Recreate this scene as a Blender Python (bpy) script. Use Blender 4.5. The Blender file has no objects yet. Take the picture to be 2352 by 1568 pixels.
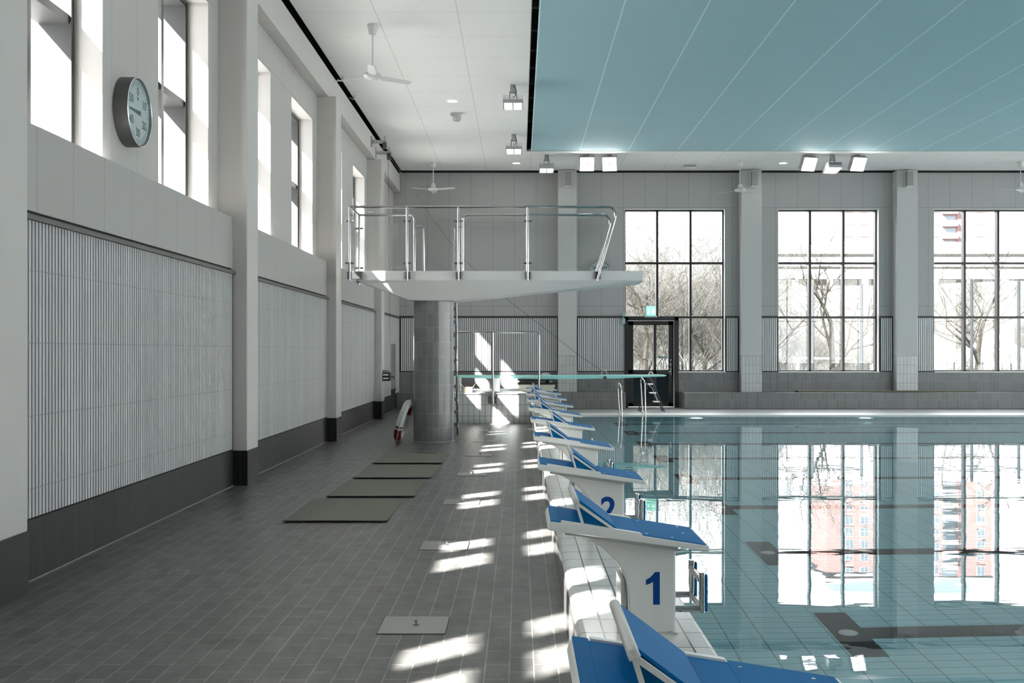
import bpy, bmesh, math, random
from mathutils import Vector, Matrix
R = math.radians
C = bpy.context.scene.collection
SC = bpy.context.scene

# ------------------------------------------------------------------ camera, world, sun, exposure
cam_d = bpy.data.cameras.new('camera'); cam = bpy.data.objects.new('camera', cam_d); C.objects.link(cam)
cam.location = (0, 0, 1.59); cam.rotation_euler = (R(90), 0, 0)
cam_d.sensor_width = 36; cam_d.lens = 2440 / 2352 * 36
cam_d.shift_x = -17 / 2352; cam_d.shift_y = 22 / 2352
cam_d.clip_end = 2000
SC.camera = cam

SC.view_settings.view_transform = 'Standard'
SC.view_settings.look = 'None'
SC.view_settings.gamma = 1
SC.view_settings.use_curve_mapping = False
SC.view_settings.exposure = 2.4
SC.cycles.max_bounces = 8
SC.cycles.diffuse_bounces = 4
SC.cycles.glossy_bounces = 4
SC.cycles.transmission_bounces = 5
SC.cycles.transparent_max_bounces = 16
SC.cycles.sample_clamp_indirect = 4
SC.cycles.caustics_reflective = False
SC.cycles.caustics_refractive = True
SC.cycles.use_denoising = True

SKY = 1.55
world = bpy.data.worlds.new('sky'); SC.world = world; world.use_nodes = True
nt = world.node_tree; nt.nodes.clear()
wo = nt.nodes.new('ShaderNodeOutputWorld'); bg = nt.nodes.new('ShaderNodeBackground')
tc = nt.nodes.new('ShaderNodeTexCoord'); mp = nt.nodes.new('ShaderNodeMapping'); no = nt.nodes.new('ShaderNodeTexNoise')
mp.inputs['Scale'].default_value = (1.0, 1.0, 3.0)
no.inputs['Scale'].default_value = 3.2; no.inputs['Detail'].default_value = 5
rp = nt.nodes.new('ShaderNodeValToRGB')
rp.color_ramp.elements[0].position = .38; rp.color_ramp.elements[0].color = (.92, .95, 1.0, 1)
rp.color_ramp.elements[1].position = .58; rp.color_ramp.elements[1].color = (1, .985, .96, 1)
nt.links.new(tc.outputs['Generated'], mp.inputs[0]); nt.links.new(mp.outputs[0], no.inputs['Vector'])
nt.links.new(no.outputs['Fac'], rp.inputs[0]); nt.links.new(rp.outputs[0], bg.inputs['Color'])
bg.inputs['Strength'].default_value = SKY
nt.links.new(bg.outputs[0], wo.inputs[0])

SUN = 14.0
sun_d = bpy.data.lights.new('sun', 'SUN'); sun_d.energy = SUN; sun_d.angle = R(.9); sun_d.color = (1, .975, .94)
sun = bpy.data.objects.new('sun', sun_d); C.objects.link(sun)
sun.rotation_euler = Vector((1, .91, -1.14)).to_track_quat('-Z', 'Y').to_euler()
sun.location = (-20, -20, 30)

LAMP = 8.0      # emission of the floodlight lenses
# sky portals: they mark the window openings for the sampling of the sky, and give no light of their own
def portal(loc, rot, sx, sy):
    d = bpy.data.lights.new('window_portal', 'AREA'); d.shape = 'RECTANGLE'; d.size = sx; d.size_y = sy
    d.cycles.is_portal = True
    o = bpy.data.objects.new('window_portal', d); C.objects.link(o); o.location = loc; o.rotation_euler = rot

# ------------------------------------------------------------------ node helpers and materials
def M(name, col, rough=.5, metal=0.0, spec=.5, emit=None, es=0):
    m = bpy.data.materials.new(name); m.use_nodes = True
    b = m.node_tree.nodes['Principled BSDF']
    b.inputs['Base Color'].default_value = (*col, 1); b.inputs['Roughness'].default_value = rough
    b.inputs['Metallic'].default_value = metal; b.inputs['Specular IOR Level'].default_value = spec
    if emit: b.inputs['Emission Color'].default_value = (*emit, 1); b.inputs['Emission Strength'].default_value = es
    return m
def N(m, t, **kw):
    n = m.node_tree.nodes.new(t)
    for k, v in kw.items():
        if k in n.inputs: n.inputs[k].default_value = v
        else: setattr(n, k, v)
    return n
def L(m, a, b): m.node_tree.links.new(a, b)
def BS(m): return m.node_tree.nodes['Principled BSDF']
def mathn(m, op, a, b=None):
    n = N(m, 'ShaderNodeMath', operation=op)
    for i, v in enumerate((a, b)):
        if v is None: continue
        if hasattr(v, 'links') or hasattr(v, 'is_linked'): L(m, v, n.inputs[i])
        else: n.inputs[i].default_value = v
    return n.outputs[0]
def pos(m, uv=False):
    if uv:
        s = N(m, 'ShaderNodeTexCoord').outputs['UV']
    else:
        s = N(m, 'ShaderNodeNewGeometry').outputs['Position']
    x = N(m, 'ShaderNodeSeparateXYZ'); L(m, s, x.inputs[0]); return {'X': x.outputs[0], 'Y': x.outputs[1], 'Z': x.outputs[2]}
def add_noise_bump(m, scale, strength, dist=.002):
    g = N(m, 'ShaderNodeNewGeometry'); n = N(m, 'ShaderNodeTexNoise', Scale=scale, Detail=3.0)
    L(m, g.outputs['Position'], n.inputs['Vector'])
    b = N(m, 'ShaderNodeBump', Strength=strength, Distance=dist); L(m, n.outputs['Fac'], b.inputs['Height'])
    L(m, b.outputs[0], BS(m).inputs['Normal'])
def tiles(name, axes, bw, rh, mortar, c1, c2, mc, rough=.35, offset=.0, du=0, dv=0, mottled=0, uv=False, bump=.4, spec=.5):
    """tiling whose pattern is fixed to the surface; c1/c2 tile to tile variation, mc joint"""
    m = M(name, c1, rough, spec=spec); p = pos(m, uv)
    c = N(m, 'ShaderNodeCombineXYZ')
    L(m, mathn(m, 'ADD', p[axes[0]], du), c.inputs[0]); L(m, mathn(m, 'ADD', p[axes[1]], dv), c.inputs[1])
    b = N(m, 'ShaderNodeTexBrick'); b.offset = offset; b.squash = 1; b.offset_frequency = 2
    L(m, c.outputs[0], b.inputs['Vector'])
    b.inputs['Scale'].default_value = 1; b.inputs['Mortar Size'].default_value = mortar; b.inputs['Mortar Smooth'].default_value = .1
    b.inputs['Bias'].default_value = 0; b.inputs['Brick Width'].default_value = bw; b.inputs['Row Height'].default_value = rh
    b.inputs['Color1'].default_value = (*c1, 1); b.inputs['Color2'].default_value = (*c2, 1); b.inputs['Mortar'].default_value = (*mc, 1)
    out = b.outputs['Color']
    if mottled:
        n = N(m, 'ShaderNodeTexNoise', Scale=5.0, Detail=8.0, Roughness=.65)
        sc = N(m, 'ShaderNodeMapping'); sc.inputs['Scale'].default_value = (1.6, .7, 1)
        g = N(m, 'ShaderNodeNewGeometry'); L(m, g.outputs['Position'], sc.inputs[0]); L(m, sc.outputs[0], n.inputs['Vector'])
        r = N(m, 'ShaderNodeMapRange'); r.inputs['From Min'].default_value = .3; r.inputs['From Max'].default_value = .7
        r.inputs['To Min'].default_value = 1 - mottled; r.inputs['To Max'].default_value = 1 + mottled
        L(m, n.outputs['Fac'], r.inputs['Value'])
        v = N(m, 'ShaderNodeVectorMath', operation='SCALE'); L(m, out, v.inputs[0]); L(m, r.outputs[0], v.inputs['Scale']); out = v.outputs[0]
    L(m, out, BS(m).inputs['Base Color'])
    if bump:
        bp = N(m, 'ShaderNodeBump', Strength=bump, Distance=.002); bp.invert = True
        L(m, b.outputs['Fac'], bp.inputs['Height']); L(m, bp.outputs[0], BS(m).inputs['Normal'])
    return m

G = lambda v: (v, v, v)
MT = {}
MT['floor'] = tiles('grey_deck_tiles', 'YX', .245, .1222, .0035, (.088, .085, .081), (.128, .125, .119), (.27, .262, .25), .36, .5, dv=.05, mottled=.4)
MT['deck_far'] = tiles('far_deck_tiles', 'XY', .25, .25, .004, (.30, .30, .29), (.38, .38, .37), (.5, .5, .48), .35)
MT['white_tile'] = tiles('white_ledge_tiles', 'YX', .254, .128, .0045, (.70, .71, .69), (.78, .79, .77), (.10, .10, .095), .18, 0, dv=-.272 + .128, du=.02)
MT['box_tile'] = tiles('white_box_tiles', 'XZ', .125, .25, .004, (.72, .72, .71), (.78, .78, .77), (.08, .08, .08), .25, 0, dv=.09)
MT['box_top'] = M('box_top_tile', G(.62), .3)
MT['plinth'] = tiles('dark_plinth_tiles', 'YZ', .30, .8, .003, (.0105, .0105, .011), (.0145, .0145, .015), (.06, .06, .06), .5, 0, mottled=.2)
MT['plinth_x'] = tiles('dark_plinth_tiles_front', 'XZ', .30, .8, .003, (.012, .012, .013), (.016, .016, .017), (.05, .05, .05), .3, 0, mottled=.2)
MT['dado'] = tiles('grey_dado_tiles', 'XZ', .10, .25, .0022, (.16, .158, .156), (.20, .198, .195), (.32, .32, .32), .4, 0)
MT['pillar_tile'] = tiles('pale_pillar_tiles', 'XZ', .10, .25, .003, (.48, .49, .48), (.54, .55, .54), (.13, .13, .13), .25, 0, dv=.05)
MT['column_tile'] = tiles('grey_column_tiles', 'XY', .106, .25, .0028, (.20, .20, .205), (.255, .255, .26), (.36, .36, .36), .22, 0, uv=True)
MT['pool_tile'] = tiles('pool_tiles', 'XY', .25, .125, .004, (.36, .68, .76), (.41, .72, .78), (.085, .21, .26), .3, 0)
MT['pool_side'] = tiles('pool_side_tiles', 'XZ', .25, .125, .004, (.36, .68, .76), (.41, .72, .78), (.085, .21, .26), .3, 0)
MT['lane_black'] = M('black_lane_tile', (.02, .022, .024), .3)

def lined(name, col, axis_u, pitch_u, off_u, wl, joint, axis_v=None, levels=(), rough=.6, joint2=None, pitch_v=None, off_v=0, wl2=None, bumpy=0):
    """flat panels with joints: every pitch_u along axis_u, and at fixed levels or every pitch_v along axis_v"""
    m = M(name, col, rough); p = pos(m)
    def per(a, pitch, off, w):
        t = mathn(m, 'PINGPONG', mathn(m, 'ADD', p[a], off + 100 * pitch), pitch / 2)
        return mathn(m, 'LESS_THAN', t, w / 2)
    mix = N(m, 'ShaderNodeMix', data_type='RGBA'); mix.inputs[6].default_value = (*col, 1); mix.inputs[7].default_value = (*joint, 1)
    f = per(axis_u, pitch_u, -off_u, wl)
    L(m, f, mix.inputs[0]); out = mix.outputs[2]
    f2 = None
    if pitch_v: f2 = per(axis_v, pitch_v, -off_v, wl2 or wl)
    for lv in levels:
        t = mathn(m, 'LESS_THAN', mathn(m, 'ABSOLUTE', mathn(m, 'SUBTRACT', p[axis_v], lv)), (wl2 or wl) / 2)
        f2 = t if f2 is None else mathn(m, 'MAXIMUM', f2, t)
    if f2 is not None:
        mix2 = N(m, 'ShaderNodeMix', data_type='RGBA'); L(m, f2, mix2.inputs[0]); L(m, out, mix2.inputs[6])
        mix2.inputs[7].default_value = (*(joint2 or joint), 1); out = mix2.outputs[2]
    L(m, out, BS(m).inputs['Base Color'])
    if bumpy: add_noise_bump(m, 220, .25, .001)
    return m
MT['wall_left'] = lined('pale_wall_panels', (.48, .466, .448), 'Y', .61, 8.06, .006, G(.22), 'Z', (5.60,))
MT['wall_back'] = lined('grey_wall_panels', (.405, .40, .395), 'X', .614, -3.21, .007, G(.17), 'Z', (2.86, 5.63))
MT['plaster'] = M('pale_plaster', G(.56), .7)
MT['pillar'] = M('pale_pillar_paint', (.54, .525, .505), .6)
MT['pillar_back'] = M('grey_pillar_paint', (.52, .52, .51), .6)
MT['ceil_white'] = lined('white_ceiling_tiles', (.90, .885, .865), 'X', 1.227, .303, .014, G(.68), 'Y', pitch_v=1.22, off_v=26.86, rough=.8, joint2=G(.66), wl2=.010)
MT['ceil_blue'] = lined('blue_ceiling_tiles', (.36, .545, .60), 'X', 1.227, .303, .021, (.62, .82, .86), 'Y', pitch_v=1.22, off_v=26.86, rough=.8, joint2=(.42, .61, .67), wl2=.012)
MT['dark'] = M('dark_void', G(.012), .9)
MT['joist'] = M('grey_joist_steel', G(.16), .6)
MT['black_trim'] = M('black_trim_metal', G(.012), .5)
MT['trim_grey'] = M('brown_grey_rail', (.10, .096, .085), .5)
MT['frame'] = M('black_window_frame', (.018, .018, .018), .35)
MT['frame_left'] = M('grey_window_frame', (.058, .06, .06), .5, spec=.25)
MT['frame_dark'] = M('dark_grey_frame', (.10, .10, .10), .4, .2)

def slat_mat(name, axis, pitch, base=.56):
    m = M(name, G(base), .65); p = pos(m)
    idx = mathn(m, 'FLOOR', mathn(m, 'DIVIDE', p[axis], pitch))
    wn = N(m, 'ShaderNodeTexWhiteNoise', noise_dimensions='1D'); L(m, idx, wn.inputs['W'])
    # grain
    g = N(m, 'ShaderNodeNewGeometry'); mp = N(m, 'ShaderNodeMapping'); mp.inputs['Scale'].default_value = (60, 60, 1.5)
    L(m, g.outputs['Position'], mp.inputs[0]); nz = N(m, 'ShaderNodeTexNoise', Scale=1.0, Detail=2.0); L(m, mp.outputs[0], nz.inputs['Vector'])
    v = mathn(m, 'ADD', mathn(m, 'MULTIPLY', wn.outputs['Value'], .08), mathn(m, 'MULTIPLY', nz.outputs['Fac'], .16))
    v = mathn(m, 'ADD', v, base - .12)
    # screw heads, one row every half metre
    fz = mathn(m, 'PINGPONG', mathn(m, 'ADD', p['Z'], 10 - .535), .2525)
    fu = mathn(m, 'ABSOLUTE', mathn(m, 'SUBTRACT', mathn(m, 'FRACT', mathn(m, 'DIVIDE', p[axis], pitch)), .5))
    sc = mathn(m, 'MULTIPLY', mathn(m, 'LESS_THAN', fz, .0055), mathn(m, 'LESS_THAN', fu, .09))
    v = mathn(m, 'SUBTRACT', v, mathn(m, 'MULTIPLY', sc, .4))
    # board ends
    c = N(m, 'ShaderNodeCombineColor'); 
    for i in range(3): L(m, v, c.inputs[i])
    L(m, c.outputs[0], BS(m).inputs['Base Color']); return m
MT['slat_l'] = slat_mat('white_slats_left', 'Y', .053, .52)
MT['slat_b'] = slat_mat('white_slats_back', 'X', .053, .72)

MT['steel'] = M('polished_steel', (.48, .48, .48), .14, 1)
MT['steel_dark'] = M('brushed_steel_clamp', (.22, .22, .22), .35, 1)
MT['hatch'] = M('brushed_steel_plate', (.38, .375, .36), .45, .6)
MT['white_gel'] = M('white_moulded_shell', (.86, .86, .84), .3)
MT['grey_shell'] = M('pale_grey_shell', (.56, .56, .54), .3)
MT['blue'] = M('blue_grip_surface', (.0, .155, .41), .6, spec=.15); add_noise_bump(MT['blue'], 900, .35, .0006)
MT['blue_num'] = M('blue_number_vinyl', (.002, .06, .30), .5, spec=.2)
MT['concrete'] = M('white_concrete', (.90, .88, .86), .5)
MT['mat'] = lined('ribbed_olive_mat', (.155, .155, .12), 'Y', .024, 0, .005, (.11, .11, .088), rough=.6)
MT['white'] = M('white_enamel', G(.72), .35)
MT['fan'] = M('white_fan_enamel', G(.62), .35)
MT['grey_speaker'] = M('grey_speaker_shell', G(.30), .5)
MT['alu'] = M('grey_cast_aluminium', (.40, .40, .40), .45, .3)
MT['lens'] = M('lit_floodlight_lens', G(.9), .3, emit=(1, .985, .96), es=LAMP)
MT['lens_soft'] = M('softly_lit_lens', G(.9), .3, emit=(1, .985, .96), es=1.1)
MT['down'] = M('lit_downlight', G(.9), .3, emit=(1, .98, .94), es=6)
MT['uwlight'] = M('lit_underwater_lamp', G(.9), .3, emit=(.95, 1, 1), es=6)
MT['black'] = M('black_plastic', G(.012), .4)
MT['clock_case'] = M('grey_clock_case', (.075, .078, .077), .45)
MT['dial'] = M('pale_clock_dial', (.60, .64, .63), .5)
MT['ink'] = M('black_ink', G(.012), .5)
MT['red'] = M('dark_red_band', (.21, .008, .010), .5)
MT['buoy'] = M('white_lifebuoy_vinyl', (.62, .64, .61), .45)
MT['card'] = M('brown_cardboard', (.60, .48, .34), .8)
MT['cream'] = M('cream_moulding', (.62, .60, .50), .5)
MT['board'] = M('aqua_springboard', (.40, .82, .77), .4)
MT['green'] = M('green_exit_sign', (.16, .50, .34), .4, emit=(.30, .75, .55), es=.25)
MT['sign_white'] = M('white_pictogram', G(.8), .4, emit=(.8, 1, .9), es=.4)
MT['teal'] = M('pale_teal_plastic', (.32, .45, .46), .4)
MT['bamboo'] = M('olive_bamboo', (.17, .16, .09), .6)
MT['silver'] = M('silver_aluminium', (.75, .75, .75), .3, .8)
MT['doorlow'] = M('dark_door_panel', (.008, .018, .022), .12)
def glass(name, tint=(.93, .96, .95), ior=1.45, boost=1.0):
    m = bpy.data.materials.new(name); m.use_nodes = True; t = m.node_tree; t.nodes.clear()
    o = N(m, 'ShaderNodeOutputMaterial'); mx = N(m, 'ShaderNodeMixShader'); tr = N(m, 'ShaderNodeBsdfTransparent'); gl = N(m, 'ShaderNodeBsdfGlossy')
    tr.inputs[0].default_value = (*tint, 1); gl.inputs['Roughness'].default_value = .0; gl.inputs[0].default_value = (1, 1, 1, 1)
    g = N(m, 'ShaderNodeNewGeometry'); d = N(m, 'ShaderNodeVectorMath', operation='DOT_PRODUCT'); L(m, g.outputs['Normal'], d.inputs[0]); L(m, g.outputs['Incoming'], d.inputs[1])
    c = mathn(m, 'SUBTRACT', 1.0, mathn(m, 'ABSOLUTE', d.outputs['Value'])); f0 = ((ior - 1) / (ior + 1)) ** 2      # reflection of one face of a thin pane
    L(m, mathn(m, 'MULTIPLY', mathn(m, 'ADD', mathn(m, 'MULTIPLY', mathn(m, 'POWER', c, 5.0), 1 - f0), f0), boost), mx.inputs[0])
    L(m, tr.outputs[0], mx.inputs[1]); L(m, gl.outputs[0], mx.inputs[2]); L(m, mx.outputs[0], o.inputs[0]); return m
MT['pane'] = glass('clear_window_glass', (.97, .98, .975), 1.4)
MT['balustrade'] = glass('clear_balustrade_glass', (.985, .99, .988), 1.42)
MT['film'] = glass('clear_plastic_wrap', (.8, .85, .87), 1.5, 1.5)
# water: refracting, mirror-like surface with a faint ripple
m = MT['water'] = bpy.data.materials.new('pool_water'); m.use_nodes = True; m.node_tree.nodes.clear()
o = N(m, 'ShaderNodeOutputMaterial'); mx = N(m, 'ShaderNodeMixShader'); rf = N(m, 'ShaderNodeBsdfRefraction', IOR=1.33, Roughness=.0); gl = N(m, 'ShaderNodeBsdfGlossy', Roughness=.0)
rf.inputs['Color'].default_value = (.95, .99, 1, 1); gl.inputs['Color'].default_value = (1, 1, 1, 1)
g = N(m, 'ShaderNodeNewGeometry'); n1 = N(m, 'ShaderNodeTexNoise', Scale=1.6, Detail=2.0, Roughness=.4); mp = N(m, 'ShaderNodeMapping'); mp.inputs['Scale'].default_value = (1, 1.8, 1)
L(m, g.outputs['Position'], mp.inputs[0]); L(m, mp.outputs[0], n1.inputs['Vector'])
bp = N(m, 'ShaderNodeBump', Strength=.05, Distance=.02); L(m, n1.outputs['Fac'], bp.inputs['Height'])
fr = N(m, 'ShaderNodeFresnel', IOR=1.45); L(m, bp.outputs[0], fr.inputs['Normal'])
L(m, bp.outputs[0], rf.inputs['Normal']); L(m, bp.outputs[0], gl.inputs['Normal'])
L(m, fr.outputs[0], mx.inputs[0]); L(m, rf.outputs[0], mx.inputs[1]); L(m, gl.outputs[0], mx.inputs[2])
# seen from below the surface is a plain water-to-air boundary
gb = N(m, 'ShaderNodeBsdfGlass', IOR=1.33, Roughness=.0); L(m, bp.outputs[0], gb.inputs['Normal']); m2 = N(m, 'ShaderNodeMixShader'); L(m, g.outputs['Backfacing'], m2.inputs[0])
L(m, mx.outputs[0], m2.inputs[1]); L(m, gb.outputs[0], m2.inputs[2]); L(m, m2.outputs[0], o.inputs[0])
# outside
MT['grass'] = M('pale_winter_grass', (.42, .40, .30), .9)
m = MT['grass']; g = N(m, 'ShaderNodeNewGeometry'); n1 = N(m, 'ShaderNodeTexNoise', Scale=.35, Detail=8.0); L(m, g.outputs['Position'], n1.inputs['Vector'])
r = N(m, 'ShaderNodeValToRGB'); r.color_ramp.elements[0].color = (.013, .013, .012, 1); r.color_ramp.elements[0].position = .35; r.color_ramp.elements[1].color = (.050, .050, .046, 1); r.color_ramp.elements[1].position = .65
L(m, n1.outputs['Fac'], r.inputs[0]); L(m, r.outputs[0], BS(m).inputs['Base Color'])
MT['bounce_ground'] = M('pale_bounce_ground', G(.5), .9)  # kept pale to bounce daylight up onto the ceiling
MT['pitch'] = M('pale_pitch', (.13, .13, .12), .9)
MT['bark'] = M('grey_bark', (.027, .025, .021), .9, spec=.1)
MT['twig'] = M('pale_twigs', (.064, .063, .058), .9, spec=.1)
MT['conifer'] = M('dull_conifer_needles', (.045, .045, .032), .9)
MT['pink'] = M('pink_render', (.155, .095, .087), .8)
MT['redb'] = M('red_brick_strip', (.13, .07, .065), .8)
MT['bwhite'] = M('white_facade', (.50, .50, .50), .8)
MT['bglass'] = M('dark_glazing', (.07, .085, .10), .2)
MT['bdark'] = M('shaded_deck_interior', (.13, .125, .115), .9)
MT['roofd'] = M('grey_green_roof', (.10, .14, .14), .7)
MT['post'] = M('grey_galvanised_post', (.016, .019, .022), .8, spec=.1)
MT['goal'] = M('white_goal_tube', (.8, .8, .8), .4)
MT['tent'] = M('white_tent_canvas', (.75, .75, .75), .8)

# ------------------------------------------------------------------ mesh helpers
class MB:
    def __init__(s): s.v = []; s.f = []; s.sm = []
    def face(s, idx, smooth=False): s.f.append(tuple(idx)); s.sm.append(smooth)
    def box(s, x0, x1, y0, y1, z0, z1):
        b = len(s.v)
        s.v += [(x, y, z) for z in (z0, z1) for y in (y0, y1) for x in (x0, x1)]
        for q in ((0, 2, 3, 1), (4, 5, 7, 6), (0, 1, 5, 4), (2, 6, 7, 3), (0, 4, 6, 2), (1, 3, 7, 5)): s.face([b + i for i in q])
        return s
    def obox(s, mat, sx, sy, sz):
        b = len(s.v)
        s.v += [tuple(mat @ Vector((x, y, z))) for z in (-sz / 2, sz / 2) for y in (-sy / 2, sy / 2) for x in (-sx / 2, sx / 2)]
        for q in ((0, 2, 3, 1), (4, 5, 7, 6), (0, 1, 5, 4), (2, 6, 7, 3), (0, 4, 6, 2), (1, 3, 7, 5)): s.face([b + i for i in q])
        return s
    def prism(s, pts, axis, a0, a1, smooth=False):
        """pts: 2D outline; axis 'Y': pts are (x,z); 'X': (y,z); 'Z': (x,y)"""
        b = len(s.v); n = len(pts)
        def mk(p, a): return {'Y': (p[0], a, p[1]), 'X': (a, p[0], p[1]), 'Z': (p[0], p[1], a)}[axis]
        s.v += [mk(p, a0) for p in pts] + [mk(p, a1) for p in pts]
        s.face([b + i for i in range(n)][::-1]); s.face([b + n + i for i in range(n)])
        for i in range(n): j = (i + 1) % n; s.face((b + i, b + j, b + n + j, b + n + i), smooth)
        return s
    def loft(s, secs, cap=True, smooth=False):
        b = len(s.v); n = len(secs[0])
        for c in secs: s.v += [tuple(p) for p in c]
        for k in range(len(secs) - 1):
            for i in range(n):
                j = (i + 1) % n; s.face((b + k * n + i, b + k * n + j, b + (k + 1) * n + j, b + (k + 1) * n + i), smooth)
        if cap: s.face([b + i for i in range(n)][::-1]); s.face([b + (len(secs) - 1) * n + i for i in range(n)])
        return s
    def tube(s, pts, r, n=10, fillet=0, r1=None, closed=False):
        pts = [Vector(p) for p in pts]
        if fillet:
            q = [pts[0]]
            for i in range(1, len(pts) - 1):
                a, p, c = pts[i - 1], pts[i], pts[i + 1]
                d0 = (a - p); d1 = (c - p); f = min(fillet, d0.length * .49, d1.length * .49)
                A = p + d0.normalized() * f; B = p + d1.normalized() * f
                for k in range(6):
                    t = k / 5; q.append(A * (1 - t) ** 2 + p * 2 * t * (1 - t) + B * t * t)
            q.append(pts[-1]); pts = q
        secs = []; up = None
        for i, p in enumerate(pts):
            if closed: t = (pts[(i + 1) % len(pts)] - pts[i - 1])
            else: t = (pts[min(i + 1, len(pts) - 1)] - pts[max(i - 1, 0)])
            t.normalize()
            if up is None: up = Vector((0, 0, 1)) if abs(t.z) < .9 else Vector((1, 0, 0))
            u = t.cross(up);
            if u.length < 1e-4: u = t.cross(Vector((0, 1, 0)))
            u.normalize(); w = u.cross(t); up = w
            rr = r if r1 is None else r + (r1 - r) * i / max(1, len(pts) - 1)
            secs.append([p + u * rr * math.cos(2 * math.pi * k / n) + w * rr * math.sin(2 * math.pi * k / n) for k in range(n)])
        if closed:
            secs.append(secs[0]); s.loft(secs, cap=False, smooth=True)
        else: s.loft(secs, smooth=True)
        return s
    def lathe(s, prof, origin=(0, 0, 0), n=32, axis='Z', smooth=True):
        """prof: (r, h) list from bottom to top"""
        secs = []
        for r, h in prof:
            c = []
            for k in range(n):
                a = 2 * math.pi * k / n; x, y = r * math.cos(a), r * math.sin(a)
                p = {'Z': (x, y, h), 'Y': (x, h, -y), 'X': (h, x, y)}[axis]
                c.append((p[0] + origin[0], p[1] + origin[1], p[2] + origin[2]))
            secs.append(c)
        return s.loft(secs, cap=False, smooth=smooth)
    def build(s, name, mat, parent=None, bevel=0, seg=2, angle=30):
        me = bpy.data.meshes.new(name); me.from_pydata(s.v, [], s.f)
        me.polygons.foreach_set('use_smooth', s.sm)
        bm = bmesh.new(); bm.from_mesh(me); bmesh.ops.recalc_face_normals(bm, faces=bm.faces); bm.to_mesh(me); bm.free()
        if any(s.sm): me.set_sharp_from_angle(angle=R(35))
        o = bpy.data.objects.new(name, me); C.objects.link(o)
        if mat: me.materials.append(MT[mat] if isinstance(mat, str) else mat)
        if parent: o.parent = parent
        if bevel:
            b = o.modifiers.new('bevel', 'BEVEL'); b.width = bevel; b.segments = seg; b.limit_method = 'ANGLE'; b.angle_limit = R(angle)
            b.harden_normals = False
        return o
def tag(o, label=None, cat=None, group=None, kind=None):
    if label: o['label'] = label
    if cat: o['category'] = cat
    if group: o['group'] = group
    if kind: o['kind'] = kind
    return o
def empty(name, loc, label=None, cat=None, group=None, rot=None):
    o = bpy.data.objects.new(name, None); C.objects.link(o); o.location = loc; o.empty_display_size = .1
    if rot: o.rotation_euler = rot
    return tag(o, label, cat, group)
def struct(o, label=None): o['kind'] = 'structure'; return tag(o, label, None)
def kids(o): return [c for c in bpy.data.objects if c.parent == o]
def copy_tree(o, parent=None, ch=None):
    ch = ch if ch is not None else kids(o)
    c = o.copy(); C.objects.link(c)
    if parent: c.parent = parent; c.matrix_parent_inverse = o.matrix_parent_inverse.copy()
    for k in ch: copy_tree(k, c)
    return c
def text(name, s, size, mat, parent, matrix, bold=.0, depth=.001, ax='CENTER'):
    cu = bpy.data.curves.new(name, 'FONT'); cu.body = s; cu.size = size; cu.align_x = ax; cu.align_y = 'CENTER'
    cu.offset = bold; cu.extrude = depth; cu.resolution_u = 6
    t = bpy.data.objects.new(name, cu); C.objects.link(t)
    dg = bpy.context.evaluated_depsgraph_get(); me = bpy.data.meshes.new_from_object(t.evaluated_get(dg))
    bpy.data.objects.remove(t)
    me.materials.clear(); me.materials.append(MT[mat])
    o = bpy.data.objects.new(name, me); C.objects.link(o)
    if parent: o.parent = parent
    o.matrix_local = matrix
    return o
FACE_BACK = Matrix(((1, 0, 0, 0), (0, 0, -1, 0), (0, 1, 0, 0), (0, 0, 0, 1)))        # local xy -> world xz, facing -Y (towards camera)
FACE_LEFT = Matrix(((0, 0, 1, 0), (1, 0, 0, 0), (0, 1, 0, 0), (0, 0, 0, 1)))         # local xy -> world yz, facing +X

# ------------------------------------------------------------------ main dimensions
XW, XP, XI = -3.56, -3.384, -3.215      # upper left wall, lower left wall, pillar front
YB = 29.95                              # back wall
CZ = 6.65                               # ceiling
Y0 = -4.0                               # near wall
XR = 27.5                               # right wall
PIL = [6.43 + 6.12 * k for k in range(-1, 4)]     # pillar near faces along the left wall
WINL = [(7.39 + 6.12 * k + d, 9.07 + 6.12 * k + d) for k in (-2, -1, 0, 1, 2) for d in (0, 3.08)]
WINL = [w for w in WINL if w[0] > Y0 + .1] + [(26.08, 27.76)]
WZ0, WZ1 = 3.17, 5.57
WINB = [(2.96, 5.80), (7.29, 10.14), (11.68, 14.53), (16.05, 18.9), (20.42, 23.27)]
PILB = [(1.08, 1.60), (6.19, 6.75), (10.52, 11.10), (14.88, 15.46), (19.25, 19.83), (23.6, 24.18)]
BZ0, BZ1 = 1.0, 5.60
XL, XE = .27, .88                       # ledge
YN, YF = 1.5, 26.4                      # pool near and far edge

# ------------------------------------------------------------------ floor, pool
b = MB(); b.box(-4.2, XL, Y0, 30.3, -.3, 0); struct(b.build('floor', 'floor'), 'grey tiled pool deck')
b = MB(); b.box(XL, XR, YF + .02, 30.3, -.3, -.001); struct(b.build('floor_far', 'deck_far'))
b = MB(); b.box(XE, XR, YF - .03, YF + .9, -.28, .004); struct(b.build('floor_kerb', 'white', None))
b = MB(); b.box(XL, XR, Y0, YN, -.3, -.001); struct(b.build('floor_near', 'deck_far'))
# raised white ledge with rounded coping
pr = [(XL - .0, 0), (XL, .20), (XL + .006, .228), (XL + .022, .244), (XL + .045, .25), (XE - .02, .25), (XE, .24), (XE, -1.7), (XL, -1.7)]
b = MB(); b.prism(pr, 'Y', Y0, 27.6)
struct(b.build('pool_ledge', 'white_tile'), 'raised white tiled pool end ledge')
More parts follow.
